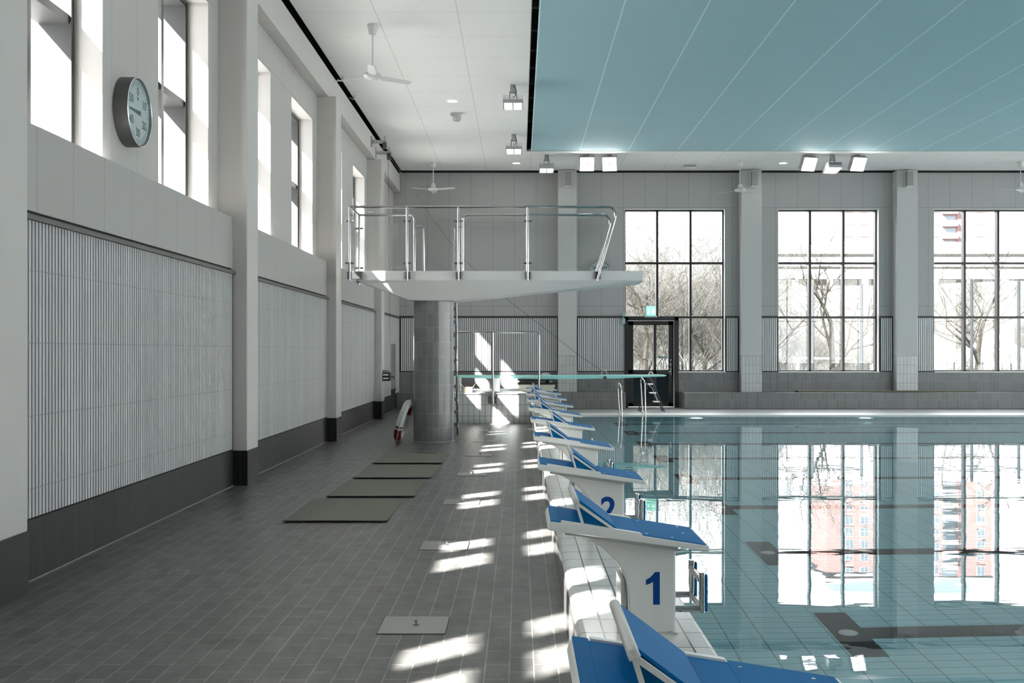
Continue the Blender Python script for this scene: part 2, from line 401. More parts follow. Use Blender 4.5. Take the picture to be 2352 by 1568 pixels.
# basin
b = MB(); b.box(XE, 26, YN, YF, -1.85, -1.65); basin = struct(b.build('pool_floor', 'pool_tile'))
b = MB(); b.box(XE, 26, YF, YF + .02, -1.7, -.02); b.box(XE, 26, YN - .02, YN, -1.7, -.02); b.box(26, 26.3, YN, YF, -1.7, 0)
struct(b.build('pool_side', 'pool_side'))
b = MB(); b.box(0, 20, -.125, .125, 0, .003)
b2 = MB(); b2.box(0, .25, -.5, .5, 0, .003)
for k in range(10):
    yc = 2.72 + 2.5 * k
    if k == 0: l0 = b.build('lane_line', 'lane_black', basin); t0 = b2.build('lane_end_bar', 'lane_black', basin)
    else:
        l0 = l0.copy(); C.objects.link(l0); t0 = t0.copy(); C.objects.link(t0)
    l0.location = (2.52, yc, -1.65); t0.location = (2.27, yc, -1.65)
for k in range(10):
    for j in range(4):
        if k == 0 and j == 0:
            b = MB(); b.lathe([(.0, .0), (.07, .0), (.07, .012), (.045, .022), (0, .024)], n=24); d0 = b.build('floor_inlet', 'white', basin)
        else: d0 = d0.copy(); C.objects.link(d0)
        d0.location = (2.39 + 4.2 * j, 2.72 + 2.5 * k, -1.647)
water_me = MB(); water_me.v = [(XE, YN, 0), (26, YN, 0), (26, YF, 0), (XE, YF, 0)]; water_me.face((0, 1, 2, 3))
water = water_me.build('pool_water', 'water'); water.location.z = -.02; tag(water, 'still turquoise water filling the swimming pool', 'water', kind='stuff')
for x in (4.4, 8.6, 12.8, 17.0):
    b = MB(); b.lathe([(.0, 0), (.13, 0), (.13, -.03), (.1, -.045), (0, -.05)], (0, 0, 0), 24, 'Y')
    if x == 4.4: u0 = b.build('underwater_lamp', 'uwlight')
    else: u0 = u0.copy(); C.objects.link(u0)
    u0.location = (x, YF, -.78)
    tag(u0, 'round white lamp under water in far pool wall, ' + {4.4: 'left one below the glazed door', 8.6: 'second one below the middle window', 12.8: 'third from the door', 17.0: 'fourth from the door'}[x], 'pool lamp', 'underwater lamps in far pool wall')

# ------------------------------------------------------------------ left wall
b = MB(); t = -4.22
ys = [Y0 - .2]
for w in sorted(WINL): ys += list(w)
ys.append(30.3)
for i in range(0, len(ys), 2): b.box(t, XW, ys[i], ys[i + 1], WZ0 - .5, 7.3)
for w in WINL: b.box(t, XW, w[0], w[1], WZ1, 7.3)
b.box(t, XW, Y0 - .2, 30.3, -.3, WZ0 - .02)
wl = struct(b.build('wall_left', 'wall_left'), 'pale panelled left wall with high windows')
bays = []
edge = [(p, p + .52) for p in PIL]
last = Y0
for p0, p1 in edge + [(YB, YB)]:
    if p0 > last: bays.append((last, p0))
    last = p1
NICHE = (28.0, 28.95)
for (y0, y1) in bays:
    # panel band with the sill on top
    b = MB(); b.box(XW - .05, XP, y0, y1, 2.56, WZ0)
    b.build('panel_band', lined('sill_panel_%d' % int(y0), (.40, .39, .375), 'Y', .61, 8.06, .006, G(.2), rough=.6), wl, .006)
    b = MB(); b.box(XW, XP - .03, y0, y1, 2.53, 2.56); b.build('shadow_gap', 'black_trim', wl)
    b = MB(); b.box(XW, XP + .035, y0 + .003, y1 - .003, 2.495, 2.53); b.build('top_rail', 'trim_grey', wl)
    b = MB(); b.box(XW, XP - .004, y0, y1, .415, 2.5); b.build('slat_backing', 'dark', wl)
    b = MB(); k0 = math.ceil(y0 / .053)
    k = k0
    while (k + 1) * .053 < y1:
        a = k * .053 + .008; e = a + .036
        if a > y0 and not (y0 > 20 and a < NICHE[1] and e > NICHE[0]): b.box(XP - .004, XP + .003, a, e, .435, 2.495)
        elif y0 > 20 and a < NICHE[1] and e > NICHE[0]: b.box(XP - .004, XP + .003, a, e, 1.78, 2.495)
        k += 1
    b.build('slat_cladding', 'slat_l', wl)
b = MB(); b.box(XW, XP - .001, NICHE[0], NICHE[1], .58, 1.78); b.build('niche_panel', M('grey_niche_panel', G(.2), .5), wl)
b = MB(); b.box(XW, XP + .02, NICHE[0] - .05, NICHE[1] + .03, .54, .58); b.build('niche_sill', 'black_trim', wl)
b = MB()
for (y0, y1) in bays: b.box(XW, XP, y0, y1, 0, .415)
struct(b.build('baseboard_left', 'plinth'))
b = MB()
for (y0, y1) in bays: b.box(XP - .01, XP + .006, y0, y1, .413, .424)
struct(b.build('trim_1', 'black_trim'))
b = MB(); b.box(XP, XP + .012, Y0, YB, 0, .006); struct(b.build('trim_2', M('pale_grout_line', G(.3), .7)))
for p in PIL:
    b = MB(); b.box(XW - .02, XI, p, p + .52, .41, 6.07); o = struct(b.build('pillar', 'pillar', None, .012))
    b = MB(); b.box(XW, XI + .004, p - .004, p + .524, 0, .412); b.build('plinth', 'plinth_x', o)
b = MB(); b.box(XW - .05, -3.367, Y0, 29.9, 6.07, 6.55); struct(b.build('beam', 'pillar'))
b = MB(); b.box(XW - .04, XW + .004, Y0, 29.93, 6.55, 7.28); b.box(-3.56, XR, YB - .02, YB + .01, 6.615, 7.28); struct(b.build('gap_shade_sheets', 'dark'))  # near-black sheets standing in for the shade in the ceiling gaps
for w in WINL:
    if w[1] > 28: continue
    # deep window unit: dark outer frame, deep reveal box, mullion and transom, two by two panes
    cy = (w[0] + w[1]) / 2
    o = MB(); x0, x1 = -4.08, -3.80
    o.box(x0, x1, w[0], w[0] + .06, WZ0, WZ1); o.box(x0, x1, w[1] - .06, w[1], WZ0, WZ1)
    o.box(x0, x1, w[0], w[1], WZ1 - .06, WZ1); o.box(x0, x1, w[0], w[1], WZ0 - .02, WZ0 + .03)
    i = WINL.index(w) + 1
    wn = struct(o.build('window_%d' % i, 'frame_left', None))
    o = MB(); o.box(-3.815, -3.79, w[0] + .001, w[0] + .03, WZ0, WZ1); o.box(-3.815, -3.79, w[1] - .03, w[1] - .001, WZ0, WZ1); o.box(-3.815, -3.79, w[0], w[1], WZ1 - .035, WZ1 - .001)
    o.build('inner_frame', 'frame_dark', wn)
    o = MB(); o.box(x0, -3.80, cy - .035, cy + .035, WZ0, WZ1); o.build('mullion', 'frame_dark', wn)
    o = MB(); o.box(x0, -3.82, w[0] + .05, w[1] - .05, 4.365, 4.44); o.build('transom', 'frame_left', wn)
    for a, c in ((w[0] + .06, cy - .035), (cy + .035, w[1] - .06)):
        for z0, z1 in ((WZ0 + .03, 4.37), (4.44, WZ1 - .06)):
            o = MB(); o.box(-4.055, -4.045, a, c, z0, z1); o.build('pane', 'pane', wn)
    portal((-4.3, cy, (WZ0 + WZ1) / 2), (0, R(-90), 0), WZ1 - WZ0, w[1] - w[0])

# ------------------------------------------------------------------ back wall
b = MB(); xs = [-4.2]
for w in WINB: xs += list(w)
xs.append(XR + .2)
for i in range(0, len(xs), 2): b.box(xs[i], xs[i + 1], YB, 30.32, -.3, 7.3)
for j, w in enumerate(WINB):
    b.box(w[0], w[1], YB, 30.32, BZ1, 7.3)
    b.box((4.47 if j == 0 else w[0]), w[1], YB, 30.32, -.3, BZ0)
wb = struct(b.build('wall_back', 'wall_back'), 'grey panelled back wall with tall windows')
b = MB(); b.box(2.96, 4.47, YB, 30.32, -.3, 0); struct(b.build('floor_threshold', 'deck_far'))
segs = []; xs2 = [-3.38]
cuts = sorted(PILB + [(w[0], w[1]) for w in WINB])
last = -3.38
for a, c in cuts:
    if a - last > .05: segs.append((last, a))
    last = max(last, c)
segs.append((last, XR))
for a, c in segs:
    b = MB(); b.box(a, c, YB - .03, YB, 2.545, 2.575); b.build('shadow_gap', 'black_trim', wb)
    b = MB(); b.box(a, c, YB - .07, YB, 2.515, 2.545); b.build('top_rail', 'trim_grey', wb)
    b = MB(); b.box(a, c, YB - .035, YB, 1.0, 2.515); b.build('slat_backing', M('grey_backing', G(.045), .9), wb)
    b = MB(); k = math.ceil(a / .053)
    while (k + 1) * .053 < c + .02:
        u = k * .053 + .009; v = u + .035
        if u > a and v < c: b.box(u, v, YB - .053, YB - .035, 1.03, 2.515)
        k += 1
    b.build('slat_cladding', 'slat_b', wb)
    b = MB(); b.box(a, c, YB - .06, YB, 1.0, 1.02); b.build('bottom_rail', 'black_trim', wb)
b = MB(); b.box(-3.38, 2.96, YB - .07, YB, 0, 1.0); b.box(4.47, XR, YB - .07, YB, 0, 1.0)
struct(b.build('baseboard_back', 'dado'))
b = MB(); b.box(-3.38, 2.92, 29.2, YB - .07, 0, .45); struct(b.build('trim_3', 'dado', None, .012))
b = MB(); b.box(4.53, XR, 29.2, YB - .07, 0, .45); struct(b.build('trim_4', 'dado', None, .012))
for a, c in PILB:
    b = MB(); b.box(a, c, 29.6, YB + .01, .45, 6.63); o = struct(b.build('pillar', 'pillar_back', None, .01))
    b = MB(); b.box(a - .006, c + .006, 29.592, 29.8, .45, 1.47); b.build('tile_cladding', 'pillar_tile', o)
# white sloping sills and the frames
for j, w in enumerate(WINB):
    n = len(WINL) + 1 + j
    y0, y1 = 30.12, 30.30
    f = MB(); e = .05
    f.box(w[0], w[0] + e, y0, y1, BZ0 if j else 2.55, BZ1); f.box(w[1] - e, w[1], y0, y1, BZ0, BZ1)
    f.box(w[0], w[1], y0, y1, BZ1 - e, BZ1); f.box(w[0] if j else 4.47, w[1], y0, y1, BZ0, BZ0 + e)
    wn = struct(f.build('window_%d' % n, 'frame'))
    third = (w[1] - w[0]) / 3
    for q in (1, 2):
        f = MB(); x = w[0] + third * q
        z0 = 2.55 if (j == 0 and q == 1) else BZ0
        f.box(x - .032, x + .032, y0, y1, z0, BZ1); f.build('mullion', 'frame', wn)
    for z in (2.545, 4.08):
        f = MB(); f.box(w[0], w[1], y0 - .002, y1, z - .03, z + .03); f.build('transom', 'frame', wn)
    zz = [BZ0 + e, 2.515, 2.575, 4.05, 4.11, BZ1 - e]
    for q in range(3):
        xa, xb = w[0] + third * q + .034, w[0] + third * (q + 1) - .034
        for r_ in range(3):
            if j == 0 and r_ == 0:
                if q == 0: continue
                if q == 1: xa = 4.5
            f = MB(); f.box(xa, xb, 30.26, 30.27, zz[2 * r_], zz[2 * r_ + 1]); f.build('pane', 'pane', wn)
    f = MB(); f.box(w[0] if j else 4.47, w[1] + .0, YB - .09, y0, BZ0 - .012, BZ0 + .012); f.build('window_sill', 'white', wn)
    f = MB(); f.box(w[0] - .004, w[0] + .012, YB, y0, BZ0 if j else 2.55, BZ1); f.box(w[1] - .012, w[1] + .004, YB, y0, BZ0, BZ1); f.box(w[0], w[1], YB, y0, BZ1 - .012, BZ1 + .004)
    f.build('window_reveal', 'white', wn)
    portal(((w[0] + w[1]) / 2, 30.45, (BZ0 + BZ1) / 2), (R(-90), 0, 0), w[1] - w[0], BZ1 - BZ0)
# door in the left third of the first window
X0, X1 = 2.96, 4.47
f = MB(); f.box(X0 - .01, X0 + .10, 29.87, 30.25, 0, 2.55); f.box(X1 - .10, X1 + .012, 29.87, 30.25, 0, 2.55); f.box(X0, X1, 29.87, 30.25, 2.45, 2.555)
dr = struct(f.build('door_1', 'frame'), 'black glazed emergency door')
f = MB(); a, c = X0 + .11, X1 - .11; y0, y1 = 30.02, 30.10
f.box(a, a + .15, y0, y1, .02, 2.44); f.box(c - .15, c, y0, y1, .02, 2.44); f.box(a, c, y0, y1, 2.32, 2.44); f.box(a, c, y0, y1, .02, .13); f.box(a, c, y0, y1, .95, 1.06)
f.box(3.79, 3.87, y0, y1, .1, 2.35)
leaf = f.build('door_leaf', 'frame', dr, .004)
for (xa, xb) in ((a + .15, 3.79), (3.87, c - .15)):
    f = MB(); f.box(xa, xb, 30.055, 30.065, 1.06, 2.32); f.build('pane', 'pane', dr)
    f = MB(); f.box(xa, xb, 30.05, 30.07, .13, .95); f.build('lower_panel', 'doorlow', dr)
f = MB(); f.box(4.24, 4.30, 30.00, 30.02, .92, 1.12); f.box(4.245, 4.295, 29.99, 30.02, 1.16, 1.26); f.lathe([(0, -.03), (.03, -.03), (.03, 0)], (4.27, 30.02, 1.34), 14, 'Y')
f.tube([(4.27, 30.0, 1.04), (4.27, 29.95, 1.04), (4.18, 29.95, .98)], .011, 8, .02)
f.build('door_handle', 'steel', dr)
f = MB(); f.box(3.93, 4.19, 30.04, 30.052, 1.38, 1.45); s_ = f.build('door_notice', 'teal', dr)
f = MB(); f.box(3.95, 3.975, 30.036, 30.04, 1.39, 1.44); f.build('notice_symbol', 'ink', s_)
f = MB(); f.box(X0, X1, 29.9, 30.02, 0, .015); f.build('threshold', 'silver', dr)

# right and near walls (outside the picture, they close the hall; their windows are added to let in fill daylight)
FILL_WINR = [(-3.2 + 5.5 * k, 1.5 + 5.5 * k) for k in range(6)]
FILL_WINN = [(1.6 + 4.33 * k, 5.0 + 4.33 * k) for k in range(3, 6)]
b = MB(); e_ = [Y0 - .3] + [v for w in FILL_WINR for v in w] + [30.3]
for i in range(0, len(e_), 2): b.box(XR, XR + .3, e_[i], e_[i + 1], -.3, 7.3)
b.box(XR, XR + .3, Y0 - .3, 30.3, -.3, .8); b.box(XR, XR + .3, Y0 - .3, 30.3, 6.0, 7.3); struct(b.build('wall_right', 'plaster'))
b = MB(); e_ = [-4.2] + [v for w in FILL_WINN for v in w] + [XR]
for i in range(0, len(e_), 2): b.box(e_[i], e_[i + 1], Y0 - .3, Y0, -.3, 7.3)
b.box(-4.2, XR, Y0 - .3, Y0, -.3, .8); b.box(-4.2, XR, Y0 - .3, Y0, 6.0, 7.3); struct(b.build('wall_near', 'plaster'))
for k, (w, side) in enumerate([(w, 'R') for w in FILL_WINR] + [(w, 'N') for w in FILL_WINN]):
    f = MB(); g_ = MB(); m_ = (w[0] + w[1]) / 2
    parts = ((w[0], w[0] + .06, .8, 6.0), (w[1] - .06, w[1], .8, 6.0), (w[0], w[1], .8, .86), (w[0], w[1], 5.94, 6.0), (w[0], w[1], 3.37, 3.43), (m_ - .03, m_ + .03, .8, 6.0))
    for (a_, c_, z0, z1) in parts:
        if side == 'R': f.box(XR + .1, XR + .2, a_, c_, z0, z1)
        else: f.box(a_, c_, Y0 - .2, Y0 - .1, z0, z1)
    wn = struct(f.build('window_%d' % (30 + k), 'frame'))  # unseen windows, put in as a source of soft daylight
    if side == 'R': g_.box(XR + .145, XR + .155, w[0], w[1], .86, 5.94); portal((XR + .35, m_, 3.4), (0, R(90), 0), 5.2, w[1] - w[0])
    else: g_.box(w[0], w[1], Y0 - .155, Y0 - .145, .86, 5.94); portal((m_, Y0 - .35, 3.4), (R(90), 0, 0), w[1] - w[0], 5.2)
    g_.build('pane', 'pane', wn)

# ------------------------------------------------------------------ ceiling
b = MB(); b.box(-3.32, .178, Y0, 29.78, CZ, CZ + .035); b.box(.178, XR, 26.885, 29.78, CZ, CZ + .035); struct(b.build('ceiling', 'ceil_white'), 'white tiled ceiling')
b = MB(); b.box(.29, XR, Y0, 26.86, CZ, CZ + .035); struct(b.build('ceiling_blue', 'ceil_blue'), 'blue tiled ceiling over the pool')
b = MB(); b.box(.172, .185, Y0, 26.89, CZ - .005, CZ + .06); b.box(.172, XR, 26.868, 26.882, CZ - .008, CZ + .05); struct(b.build('trim_5', M('pale_edge_profile', G(.45), .5)))
b = MB(); b.box(-4.3, XR + .4, Y0 - .4, 30.4, 7.3, 7.5); struct(b.build('roof', 'dark'))  # coloured near black so the space above the ceiling stays dark
b = MB()
for k in range(26): b.box(-.1, .7, Y0 + .4 + 1.22 * k, Y0 + .5 + 1.22 * k, 7.14, 7.24)
struct(b.build('beam_joists', 'joist'))
# small steel hangers in the shadow gap over the left wall
for k, y in enumerate((11.6, 12.4, 14.2, 19.6, 21.0, 27.0)):
    b = MB(); b.tube([(-3.36, y, 6.60), (-3.28, y, 6.56), (-3.26, y, 6.62), (-3.26, y, 6.7)], .012, 6, .02)
    tag(b.build('ceiling_hook', 'alu'), 'small grey steel hook in the dark gap between left beam and ceiling', 'hook', 'hooks along the left ceiling gap')

# ------------------------------------------------------------------ starting blocks
def starting_block(num):
    """local frame: x across the pool end (world X), y along it, z up; origin at ledge level under the near face"""
    t = empty('starting_block', (0, 0, 0))
    def slab_z(x): return .797 - (x - .148) * (.797 - .682) / .735        # top surface
    # slab body: side profile extruded, tapering to the front lip
    pts = [(.130, .757), (.140, .790), (.150, .797), (.883, .683), (.889, .672), (.885, .655), (.13 + .02, .752)]
    b = MB(); b.prism(pts, 'Y', 0, .5); sl = b.build('top_slab', 'white_gel', t, .006)
    z = lambda x, d: slab_z(x) + d
    # blue tread: full width front and rear, notched along both sides between .18 and .57
    b = MB()
    def tread(x0, x1, y0, y1):
        b.prism([(x0, z(x0, -.004)), (x0, z(x0, .004)), (x1, z(x1, .004)), (x1, z(x1, -.004))], 'Y', y0, y1)
    tread(.145, .19, .004, .496); tread(.57, .872, .004, .496); tread(.19, .57, .03, .47)
    b.build('tread_pad', 'blue', t, .0015)
    for (ya, yb) in ((.001, .027), (.473, .499)):
        b = MB(); b.prism([(.195, z(.195, -.004)), (.195, z(.195, .010)), (.565, z(.565, .010)), (.575, z(.575, .003)), (.575, z(.575, -.004))], 'Y', ya, yb); b.build('track_rail', 'white_gel', t, .002)
    for (x, y) in ((.60, .06), (.60, .44), (.72, .06), (.80, .25), (.80, .44)):
        b = MB(); b.lathe([(0, .004), (.006, .004), (.006, .0055), (0, .0055)], (x, y, slab_z(x)), 8); b.build('screw_head', 'silver', t)
    # pedestal
    arc = [(.742, .25), (.742, .672), (.22, .752), (.22, .728), (.268, .715), (.312, .698), (.357, .674), (.395, .650), (.426, .622), (.456, .590), (.480, .560), (.500, .522), (.511, .48), (.517, .43), (.52, .25)]
    b = MB(); b.prism(arc, 'Y', .09, .41); p = b.build('pedestal', 'white_gel', t, .01, 2, 40)
    b = MB(); b.prism([(.215, .722), (.215, .75), (.752, .676), (.752, .645)], 'Y', .07, .43); b.build('mounting_flange', 'grey_shell', p, .003)
    b = MB(); b.box(.485, .505, .12, .38, .262, .50); b.build('rear_cover', 'grey_shell', p, .008)
    b = MB(); b.box(.70, .73, .088, .092, .255, .262); b.box(.512, .75, .082, .418, .25, .256); b.build('foot_seal', 'grey_shell', p)
    if num is not None:
        mtx = Matrix.Translation((.632, .0892, .465)) @ FACE_BACK
        if num == '1':
            b = MB(); b.prism([(.012, .0775), (.034, .0775), (.034, -.0775), (.002, -.0775), (.002, .032), (-.014, .022), (-.032, .016), (-.032, .040), (-.010, .053)], 'Z', 0, .0008)
            nb = b.build('number', 'blue_num', p); nb.matrix_local = mtx
        else: text('number', num, .222, 'blue_num', p, mtx, .006, .0008)
    # stainless backstroke grip: two arms, four-sided loop of tube, blue pads
    b = MB(); r = .0155
    for ya in (.12, .42): b.tube([(.735, ya, .36), (.862, ya, .36)], r, 12); b.tube([(.872, ya, .345), (.872, ya, .535)], .017, 12)
    b.tube([(.868, .12, .36), (.868, .42, .36)], r, 12); b.tube([(.868, .12, .495), (.868, .42, .495)], r, 12)
    g = b.build('backstroke_grip', 'steel', t)
    for ya in (.12, .42):
        b = MB(); b.box(.882, .897, ya - .016, ya + .016, .35, .525); b.build('grip_pad', 'blue', g, .006)
    return t
def kick_wedge(t, dx):
    w = empty('kick_wedge', (dx, 0, -dx * .1565)); w.parent = t
    A, B_, D_ = (.262, .893), (.298, .778), (.452, .754)
    b = MB(); b.prism([(A[0] + .002, A[1] - .006), (B_[0] + .001, B_[1] - .002), (D_[0] - .006, D_[1])], 'Y', .030, .470); b.build('wedge_body', 'blue', w)
    for y0, y1 in ((.012, .032), (.468, .488)):
        # open triangular rim, drawn as a frame around the blue side
        def inset(pts, d):
            out = []
            for k in range(3):
                p, q, r_ = Vector(pts[k - 1]), Vector(pts[k]), Vector(pts[(k + 1) % 3])
                u, v = (p - q).normalized(), (r_ - q).normalized(); h = (u + v).normalized(); sn = math.sqrt(max(1e-6, 1 - h.dot(u) ** 2))
                o3 = q + h * min(d / sn, .045); out.append((o3.x, o3.y))
            return out
        o_ = [(A[0] - .008, A[1] + .004), (B_[0] - .006, B_[1] - .006), (D_[0] + .010, D_[1] - .006)]; i_ = inset(o_, .0135)
        b = MB()
        for k in range(3):
            j = (k + 1) % 3; b.prism([o_[k], o_[j], i_[j], i_[k]], 'Y', y0, y1)
        b.build('wedge_rim', 'white_gel', w)
    b = MB(); b.prism([(A[0] + .013, A[1] + .004), (A[0] + .008, A[1] - .004), (D_[0] - .006, D_[1] + .002), (D_[0] + .001, D_[1] + .010)], 'Y', .036, .464); b.build('foot_pad', 'blue', w, .001)
    b = MB(); b.tube([(A[0] + .006, .008, A[1] - .014), (A[0] + .001, .014, A[1] - .004), (A[0], .03, A[1]), (A[0], .47, A[1]), (A[0] + .001, .486, A[1] - .004)], .015, 16); b.build('top_roll', 'grey_shell', w)
    return w
where = ['cropped at the bottom edge of the photo', 'with a large blue 1 on its pedestal', 'with a blue 2 on its pedestal']
DX = [0, 0, .1, .013, .11, .02, -.02, -.06, .03, -.04]
ordn = ['third', 'fourth', 'fifth', 'sixth', 'seventh', 'eighth', 'ninth']
for k in range(10):
    t = starting_block(str(k))
    kick_wedge(t, DX[k])
    t.location = (0, 2.45 + 2.5 * k, 0)
    lb = where[k] if k < 3 else ('farthest of the row beside the springboard' if k == 9 else 'the %s block behind the one numbered 1' % ['second', 'third', 'fourth', 'fifth', 'sixth', 'seventh'][k - 3])
    tag(t, 'white starting block with blue top, ' + lb, 'starting block', 'starting blocks along the pool end')

# ------------------------------------------------------------------ diving tower
tw = empty('diving_tower', (0, 0, 0), 'white concrete diving platform with glass railings on grey tiled round column', 'diving tower')
cx, cy, cr = -1.52, 18.83, .355
b = MB(); n = 40
for k in range(n + 1):
    a = 2 * math.pi * k / n
    for z in (0, 2.55): b.v.append((cx + cr * math.cos(a), cy + cr * math.sin(a), z))
for k in range(n): b.face((2 * k, 2 * k + 2, 2 * k + 3, 2 * k + 1), True)
col = b.build('column', 'column_tile', tw)
uvl = col.data.uv_layers.new(name='uv')
for poly in col.data.polygons:
    k = poly.index
    for li in poly.loop_indices:
        vi = col.data.loops[li].vertex_index; uvl.data[li].uv = ((vi // 2) * 2 * math.pi * cr / n, col.data.vertices[vi].co.z)
b = MB(); b.lathe([(cr, 0), (cr + .012, 0), (cr + .004, .01), (cr, .012)], (cx, cy, 0), 40); b.build('base_joint', M('column_base_joint', G(.35), .7), tw)
yn, yf = 18.30, 19.30
def sec(x, zt, zf, zb, ins): return [(x, yn, zt), (x, yf, zt), (x, yf, zf), (x, yf - ins, zb), (x, yn + ins, zb), (x, yn, zf)]
b = MB(); b.loft([sec(-2.80, 2.97, 2.815, 2.80, .02), sec(-2.70, 2.97, 2.81, 2.76, .06), sec(-1.92, 2.97, 2.81, 2.475, .16), sec(-1.55, 2.97, 2.81, 2.462, .16), sec(-1.13, 2.97, 2.81, 2.462, .16), sec(.6, 2.97, 2.81, 2.635, .13), sec(1.9, 2.97, 2.81, 2.765, .06), sec(2.14, 2.97, 2.80, 2.785, .02)])
b.build('platform', 'concrete', tw, .018, 3, 20)
b = MB(); b.box(-2.7, 2.1, 18.36, 19.24, 2.965, 2.974); b.build('platform_tread', M('grey_grip_coating', G(.35), .8), tw)
def rails(y, xs_posts, path, clampside, extra=None):
    b = MB(); b.tube(path, .021, 12, .1); hr = b.build('handrail', 'steel', tw)
    for x in xs_posts:
        b = MB(); b.tube([(x, y, 2.80), (x, y, 4.066)], .021, 12); p = b.build('post', 'steel', tw)
        b = MB(); b.box(x - .045, x + .06, min(y, y + clampside), max(y, y + clampside), 2.83, 2.955); b.build('clamp_block', 'steel_dark', p, .008)
        for z in (3.10, 3.82):
            b = MB(); b.box(x - .075, x + .075, y - .014, y + .014, z - .017, z + .017); b.build('glass_clamp', 'steel_dark', p, .008)
yr = 18.25
rails(yr, (-2.917, -1.93, -1.05, .142), [(-2.917, yr, 4.066), (1.60, yr, 4.066), (1.66, yr, 3.93), (1.335, yr, 2.80)], .06)
b = MB(); b.box(1.29, 1.40, yr, yr + .06, 2.83, 2.955); b.build('clamp_block', 'steel_dark', tw, .008)
yr2 = 19.34
b = MB(); b.box(-2.90, -2.70, 18.235, 18.30, 2.825, 2.955); b.build('corner_plate', 'steel_dark', tw, .006)
rails(yr2, (-2.917,), [(-2.917, yr2, 4.066), (-1.91, yr2, 4.066), (-1.91, yr2, 2.80)], -.06)
b = MB(); b.tube([(-1.03, yr2, 2.80), (-1.03, yr2, 4.066), (1.60, yr2, 4.066), (1.66, yr2, 3.93), (1.335, yr2, 2.80)], .021, 12, .1); b.build('handrail', 'steel', tw)
b = MB(); b.tube([(.142, yr2, 2.80), (.142, yr2, 4.066)], .021, 12); b.build('post', 'steel', tw)
b = MB(); b.tube([(-2.917, yr, 4.066), (-2.917, yr2, 4.066)], .021, 12); b.build('end_rail', 'steel', tw)
# ladder hand loops and ladder
for s_, xx in ((1, -1.91), (-1, -1.03)):
    b = MB(); b.tube([(xx, yr2, 3.86), (xx + .16 * s_, yr2 + .04, 3.86), (xx + .17 * s_, yr2 + .08, 2.7)], .016, 10, .05); b.build('ladder_handle', 'steel', tw)
b = MB(); b.tube([(-1.16, 19.42, 2.75), (-1.17, 20.1, 0.0)], .02, 10); b.tube([(-1.78, 19.42, 2.75), (-1.78, 20.1, 0.0)], .02, 10)
ld = b.build('ladder_stringers', 'steel', tw)
for k in range(11):
    z = .22 + .24 * k; y = 20.1 - .68 * z / 2.75
    b = MB(); b.box(-1.79, -1.15, y - .05, y + .05, z - .012, z + .012); b.box(-1.215, -1.165, y - .04, y + .04, z - .05, z + .02); b.build('rung', 'steel_dark', ld, .003)
for x0, x1 in ((-2.875, -1.975), (-1.885, -1.095), (-1.005, .10)):
    b = MB(); b.box(x0, x1, yr - .006, yr + .006, 3.02, 3.98); b.build('glass_panel', 'balustrade', tw)
b = MB(); b.prism([(.185, 3.02), (1.36, 3.02), (1.61, 3.98), (.185, 3.98)], 'Y', yr - .006, yr + .006); b.build('glass_panel', 'balustrade', tw)
for x0, x1 in ((-2.875, -1.955), (-.985, .10)):
    b = MB(); b.box(x0, x1, yr2 - .006, yr2 + .006, 3.02, 3.98); b.build('glass_panel', 'balustrade', tw)
b = MB(); b.prism([(.185, 3.02), (1.36, 3.02), (1.58, 3.9), (.185, 3.9)], 'Y', yr2 - .006, yr2 + .006); b.build('glass_panel', 'balustrade', tw)
b = MB(); b.box(-2.923, -2.911, yr + .04, yr2 - .04, 3.02, 3.98); b.build('glass_panel', 'balustrade', tw)

# ------------------------------------------------------------------ springboard stand and board
b = MB(); b.box(-1.95, XL - .001, 23.4, 26.2, 0, .64); st = b.build('tiled_block', 'box_tile', None, .006)
tag(st, 'low white tiled block behind the round column carrying the springboard', 'tiled block')
b = MB(); b.box(-1.97, XL + .0, 23.38, 26.2, .64, .665); b.build('cover_slab', 'box_top', st, .008)
# handrail fixed on its front
b = MB(); b.tube([(-1.9, 23.33, 2.01), (.43, 23.33, 2.01), (.43, 23.33, .5)], .022, 12, .1); b.tube([(-.584, 23.33, 2.01), (-.584, 23.33, .42)], .022, 12)
b.tube([(-1.9, 23.33, 2.01), (-1.9, 23.33, .42)], .022, 12)
hr = b.build('springboard_handrail', 'steel'); tag(hr, 'bent steel tube handrail standing in front of the springboard block', 'handrail')
for x in (-.584, -1.9):
    b = MB(); b.box(x - .1, x - .02, 23.345, 23.38, .44, .60); b.box(x + .02, x + .1, 23.345, 23.38, .44, .60); b.box(x - .04, x + .04, 23.34, 23.38, .46, .58); b.build('fixing_plate', 'steel_dark', hr, .01)
# board
tb = empty('springboard', (0, 0, 0), 'long pale aqua springboard reaching right over the water to the door', 'springboard')
b = MB()
def bs(x, zt, th): return [(x, 24.2, zt), (x, 24.7, zt), (x, 24.7, zt - th), (x, 24.2, zt - th)]
b.loft([bs(-1.5, 1.035, .05), bs(-.6, 1.035, .07), bs(.6, 1.035, .09), bs(2.2, 1.04, .075), bs(3.30, 1.045, .035), bs(3.35, 1.043, .02)]); b.build('board', 'board', tb, .008)
for xa in (-.6, -1.5):
    b = MB(); b.box(xa, xa + .15, 24.15, 24.75, .665, .985); b.build('anchor', 'white', tb, .01)
b = MB(); b.lathe([(0, 0), (.035, 0), (.035, .56), (0, .56)], (1.95, 24.17, .985), 14, 'Y'); b.build('lifting_pin', 'clock_case', tb)
b = MB(); b.tube([(1.88, 24.45, 1.04), (1.90, 24.45, 1.12), (1.95, 24.45, 1.15), (2.0, 24.45, 1.12), (2.02, 24.45, 1.04)], .012, 8); b.build('lifting_eye', 'steel', tb)
